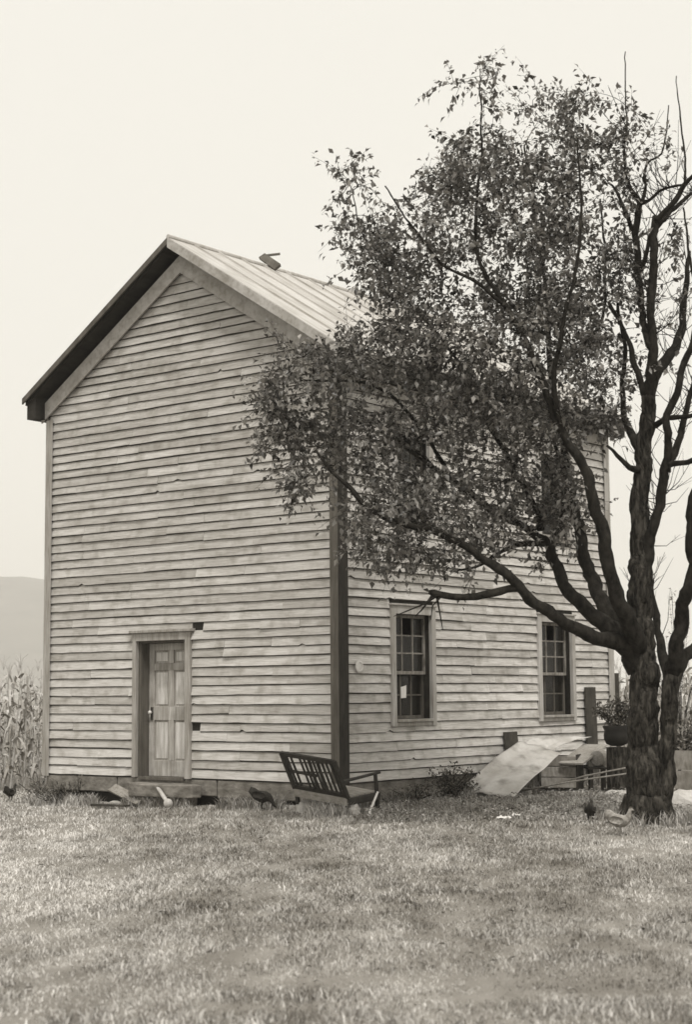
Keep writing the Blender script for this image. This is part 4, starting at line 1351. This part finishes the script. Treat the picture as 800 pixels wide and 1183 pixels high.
# low plank fence
fe = empty('plank_fence', (0, 0, 0)); f0, f1 = un(735, 915, 25.8), un(850, 915, 25.3); f0.z = f1.z = 0
fe.location = f0
tag(fe, 'low grey plank fence standing right behind the tree trunk', 'fence')
dv = f1 - f0; dn = dv.normalized(); nrm_ = Vector((-dn.y, dn.x, 0))
for k in range(2):
    b = MB()
    for i in range(3): 
        q0, q1 = dv * (i / 3 + .002), dv * ((i + 1) / 3 - .002)
        b.bar(q0 + Vector((0, 0, .20 + .31 * k)) - nrm_ * .05, q1 + Vector((0, 0, .19 + .31 * k)) - nrm_ * .05, .028, .295, (0, 0, 1), random.random(), .003)
    b.build('plank', M['plank'], fe)
for i in range(4):
    b = MB(); q = dv * (i / 3); b.bar(q + Vector((0, 0, -.1)), q + Vector((0, 0, .74)), .09, .07, nrm_, .3, .004); b.build('post', M['plank'], fe)
# paper rags on the lawn
for k, (x, y, w, lab) in enumerate(((582, 949, .13, 'crumpled white paper scrap on the lawn below the tin sheet, the left of two'), (597, 946, .10, 'crumpled white paper scrap on the lawn below the tin sheet, the right of two'))):
    b = MB(); n = 7; vv = []
    for j in range(n):
        for i in range(n):
            vv.append(((i / (n - 1) - .5) * w * 1.3, (j / (n - 1) - .5) * w, .05 + .035 * noise.noise((i * .9 + k * 7, j * .9, 2)) + .02 * noise.noise((i * 2.1, j * 2.1, k))))
    for s in (0, 1):
        o_ = len(b.v)
        ff = [(j * n + i, j * n + i + 1, (j + 1) * n + i + 1, (j + 1) * n + i) for j in range(n - 1) for i in range(n - 1)]
        b.add([(a, c, z - .003 * s) for a, c, z in vv], ff if not s else [f[::-1] for f in ff])
    o = b.build('paper_scrap', M['white']); o.location = gpt(x, y); o.rotation_euler = (0, 0, k * 1.1 + .3); tag(o, lab, 'paper')

# weeds and bushes along the house foot
bush('weed_bush', hl(.42, 2.12, -.33), .42, .34, .62, 900, 'weed', 'dark bushy weed under the first ground-floor window', 'bush', 40, (.03, .07), seed=11)
bush('weed_bush', hl(.45, 1.15, -.33), .36, .30, .36, 420, 'weed', 'low dark weed clump between the bench and the bushy weed', 'bush', 30, (.03, .07), seed=12)
bush('weed_bush', hl(.32, 2.62, -.33), .26, .26, .36, 300, 'weed', 'ragged weed between the bushy weed and the large tin sheet', 'bush', 34, (.03, .07), seed=13)
bush('weed_bush', hl(-5.5, -.28, -.50), .42, .3, .46, 560, 'weed', 'dark weed clump at the left corner of the house', 'bush', 34, (.03, .08), aspect=.3, seed=14)
bush('tall_weed', hl(-5.05, -.22, -.48), .10, .08, .55, 60, 'weed', 'thin upright weed just right of the left corner weed clump', 'weed', 6, (.03, .06), seed=15, lo=.7)
bush('tall_weed', hl(.2, 3.7, -.33), .12, .14, .75, 90, 'weed', 'spindly weed climbing the wall left of the short wide plank', 'weed', 9, (.03, .05), seed=16, lo=.6)
bush('weed_bush', un(790, 852, 27.0).to_tuple()[:2] + (.55,), .7, .4, .7, 800, 'weed_pale', 'pale leafy bush behind the low plank fence', 'bush', 40, (.05, .10), seed=17)
bush('weed_bush', hl(-6.6, .3, -.52), .5, .4, .55, 500, 'weed_pale', 'pale grassy weed clump left of the house corner', 'bush', 40, (.08, .16), aspect=.12, seed=19)
p = un(783, 800, 31.0)
bush('sapling', (p.x, p.y, 0), .75, .5, 3.6, 360, 'weed_pale', 'thin wispy sapling beyond the fence at the right', 'sapling', 26, (.05, .10), aspect=.35, seed=18, lo=.45)

# ------------------------------------------------------------------ corn
def corn_mesh(seed):
    r_ = random.Random(seed)
    b = MB()
    h = r_.uniform(1.9, 2.3)
    b.tube([(0, 0, -.05), (r_.uniform(-.03, .03), r_.uniform(-.03, .03), h * .5), (r_.uniform(-.09, .09), r_.uniform(-.09, .09), h)], [.016, .013, .006], 5, .6, cap=False)
    for k in range(12):
        z = h * (.10 + .8 * k / 11); a = k * 2.6 + r_.uniform(-.5, .5); ln = r_.uniform(.5, .85) * (1 - .35 * abs(k / 11 - .5))
        w = r_.uniform(.05, .08); tn = r_.random() * (.45 + .55 * z / h)
        vv, ff = [], []
        for i in range(6):
            t = i / 5
            rad = ln * t * (.75 - .2 * t); zz = z + ln * (.85 * t - 1.35 * t * t * r_.uniform(.8, 1.25))
            ww = w * (1 - t ** 2) * .5 + .002
            c = Vector((math.cos(a) * rad, math.sin(a) * rad, zz)); s = Vector((-math.sin(a), math.cos(a), .5 * math.sin(t * 5 + k)))
            vv += [c + s * ww, c - s * ww]
        for i in range(5): ff.append((2 * i, 2 * i + 2, 2 * i + 3, 2 * i + 1))
        b.add(vv, ff, tn)
    for k in range(6):
        a = k * 1.05
        b.tube([(0, 0, h - .05), (math.cos(a) * .05, math.sin(a) * .05, h + .14), (math.cos(a) * .14, math.sin(a) * .14, h + .22)], [.005, .005, .002], 3, .9, cap=False)
    o = b.build('corn_stalk', M['corn'])
    return o


protos = [corn_mesh(70 + k) for k in range(6)]
used = [0]


def put_corn(x, y, label, group):
    if used[0] < 6: o = protos[used[0]]
    else:
        o = protos[used[0] % 6].copy(); COL.objects.link(o)
    used[0] += 1
    s = random.uniform(.85, 1.08)
    o.location = (x, y, ground_z(x, y)); o.rotation_euler = (random.uniform(-.08, .08), random.uniform(-.08, .08), random.uniform(0, 6.28)); o.scale = (s, s, s)
    tag(o, label, 'corn stalk', group)


for j in range(7):
    for k in range(13):
        y = 31.0 + j * .95 + random.uniform(-.15, .15); x = -5.6 - .33 * k - (y - 31) * .19 + random.uniform(-.1, .1) + .5
        put_corn(x, y, 'dry pale corn stalk in the field left of the house', 'corn stalks left of the house')
for j in range(6):
    for k in range(11):
        y = 33.5 + j * .95 + random.uniform(-.15, .15); x = 5.5 + .33 * k + (y - 33.5) * .17 + random.uniform(-.1, .1)
        put_corn(x, y, 'dry pale corn stalk in the field right of the house', 'corn stalks right of the house')


# ------------------------------------------------------------------ hens
def hen(loc, rz, size, m, label, pose='stand'):
    root = empty('hen', loc, rz)
    tag(root, label, 'hen', 'hens in the yard')
    b = MB()
    # rings from tail tip through back, breast, neck and head to the beak: (x, z, half width, half height)
    if pose == 'peck':
        ring = [(-.22, .34, .012, .05), (-.17, .31, .035, .07), (-.11, .25, .07, .085), (-.03, .215, .095, .10), (.06, .205, .09, .10), (.12, .19, .065, .075), (.165, .15, .038, .042), (.19, .105, .027, .03), (.205, .07, .027, .027), (.225, .05, .022, .02), (.245, .03, .008, .008), (.26, .015, .002, .002)]
    else:
        ring = [(-.23, .36, .010, .05), (-.18, .34, .030, .075), (-.12, .275, .07, .09), (-.03, .225, .098, .105), (.06, .23, .092, .10), (.115, .26, .066, .075), (.145, .315, .040, .045), (.155, .365, .030, .032), (.17, .40, .031, .030), (.195, .405, .024, .022), (.215, .398, .009, .009), (.235, .392, .002, .002)]
    n = 14
    C = [Vector((x, 0, z)) for x, z, _, _ in ring]
    for i, (x, z, w, h) in enumerate(ring):
        d = (C[min(i + 1, len(C) - 1)] - C[max(i - 1, 0)]).normalized()
        nn = Vector((-d.z, 0, d.x))
        for k in range(n):
            a = 2 * math.pi * k / n
            b.v.append(tuple(C[i] + Vector((0, math.cos(a) * w, 0)) + nn * math.sin(a) * h))
    for i in range(len(ring) - 1):
        for k in range(n):
            b.f.append((i * n + k, i * n + (k + 1) % n, (i + 1) * n + (k + 1) % n, (i + 1) * n + k)); b.t.append(.5); b.m.append(0)
    b.f += [tuple(range(n))[::-1], tuple(range(len(b.v) - n, len(b.v)))]; b.t += [.5, .5]; b.m += [0, 0]
    for s in (-1, 1):      # legs with feet grow out of the same body mesh
        o0 = len(b.f)
        b.tube([(.0, .045 * s, .17), (.005, .045 * s, .10), (-.01, .045 * s, .05), (.0, .045 * s, .006)], [.03, .016, .009, .008], 6)
        for an in (-.5, 0, .5): b.tube([(0, .045 * s, .008), (.05 * math.cos(an), .045 * s + .05 * math.sin(an), .005)], [.006, .003], 5)
    b.v = [tuple(Vector(q) * size) for q in b.v]
    b.build('body', M[m], root, smooth=True)
    hx, hz = (.195, .085) if pose == 'peck' else (.175, .43)
    c = MB()
    if pose == 'peck': pts = [(hx + .005, .125), (hx + .03, .135), (hx + .035, .10), (hx + .055, .10), (hx + .045, .07), (hx + .02, .075)]
    else: pts = [(hx - .02, hz - .01), (hx - .03, hz + .02), (hx - .01, hz + .012), (hx + .005, hz + .03), (hx + .015, hz + .012), (hx + .03, hz + .018), (hx + .03, hz - .012)]
    c.prism([(x * size, z * size) for x, z in pts], -.004, .004)
    c.build('comb', M['comb'], root)
    w = MB()
    for s in (-1, 1):
        vv = []
        for k in range(10):
            a = 2 * math.pi * k / 10
            vv.append((-.03 + .105 * math.cos(a) - (.03 if math.cos(a) < 0 else 0), s * (.094 + .012), .235 + .06 * math.sin(a) + .02 * (math.cos(a) < -.3)))
        vv = [tuple(Vector(q) * size) for q in vv] + [tuple(Vector((q[0], q[1] - s * .03, q[2])) * size) for q in vv]
        w.add(vv, [tuple(range(10)), tuple(range(10, 20))[::-1]] + [(i, (i + 1) % 10, 10 + (i + 1) % 10, 10 + i) for i in range(10)])
    w.build('wing', M[m], root, smooth=True)
    return root


p = gpt(683, 950); hen((p.x, p.y, p.z), R(75), .62, 'hen_dark', 'small dark hen seen from behind on the grass left of the tree foot')
p = gpt(717, 965); hen((p.x, p.y, p.z), R(-14), .70, 'hen_pale', 'pale speckled hen standing in the grass in front of the tree')
p = gpt(303, 936); hen((p.x, p.y, p.z + .02), R(-8), .80, 'hen_dark', 'dark hen pecking by the foundation left of the bench', 'peck')
p = gpt(12, 926); hen((p.x, p.y, p.z), R(60), .66, 'hen_dark', 'dark hen on the grass left of the house corner')

# ------------------------------------------------------------------ haze
hz = MB(); hz.box(-1900, 1900, -120, 2800, -8, 230)
m = bpy.data.materials.new('air'); m.use_nodes = True
N = m.node_tree.nodes; N.remove(N['Principled BSDF'])
pv = N.new('ShaderNodeVolumePrincipled')
pv.inputs['Color'].default_value = (.98, .965, .93, 1)
pv.inputs['Density'].default_value = 0.00052
m.node_tree.links.new(pv.outputs[0], N['Material Output'].inputs['Volume'])
tag(hz.build('haze', m), 'thin pale haze filling the valley air', 'haze', kind='stuff')
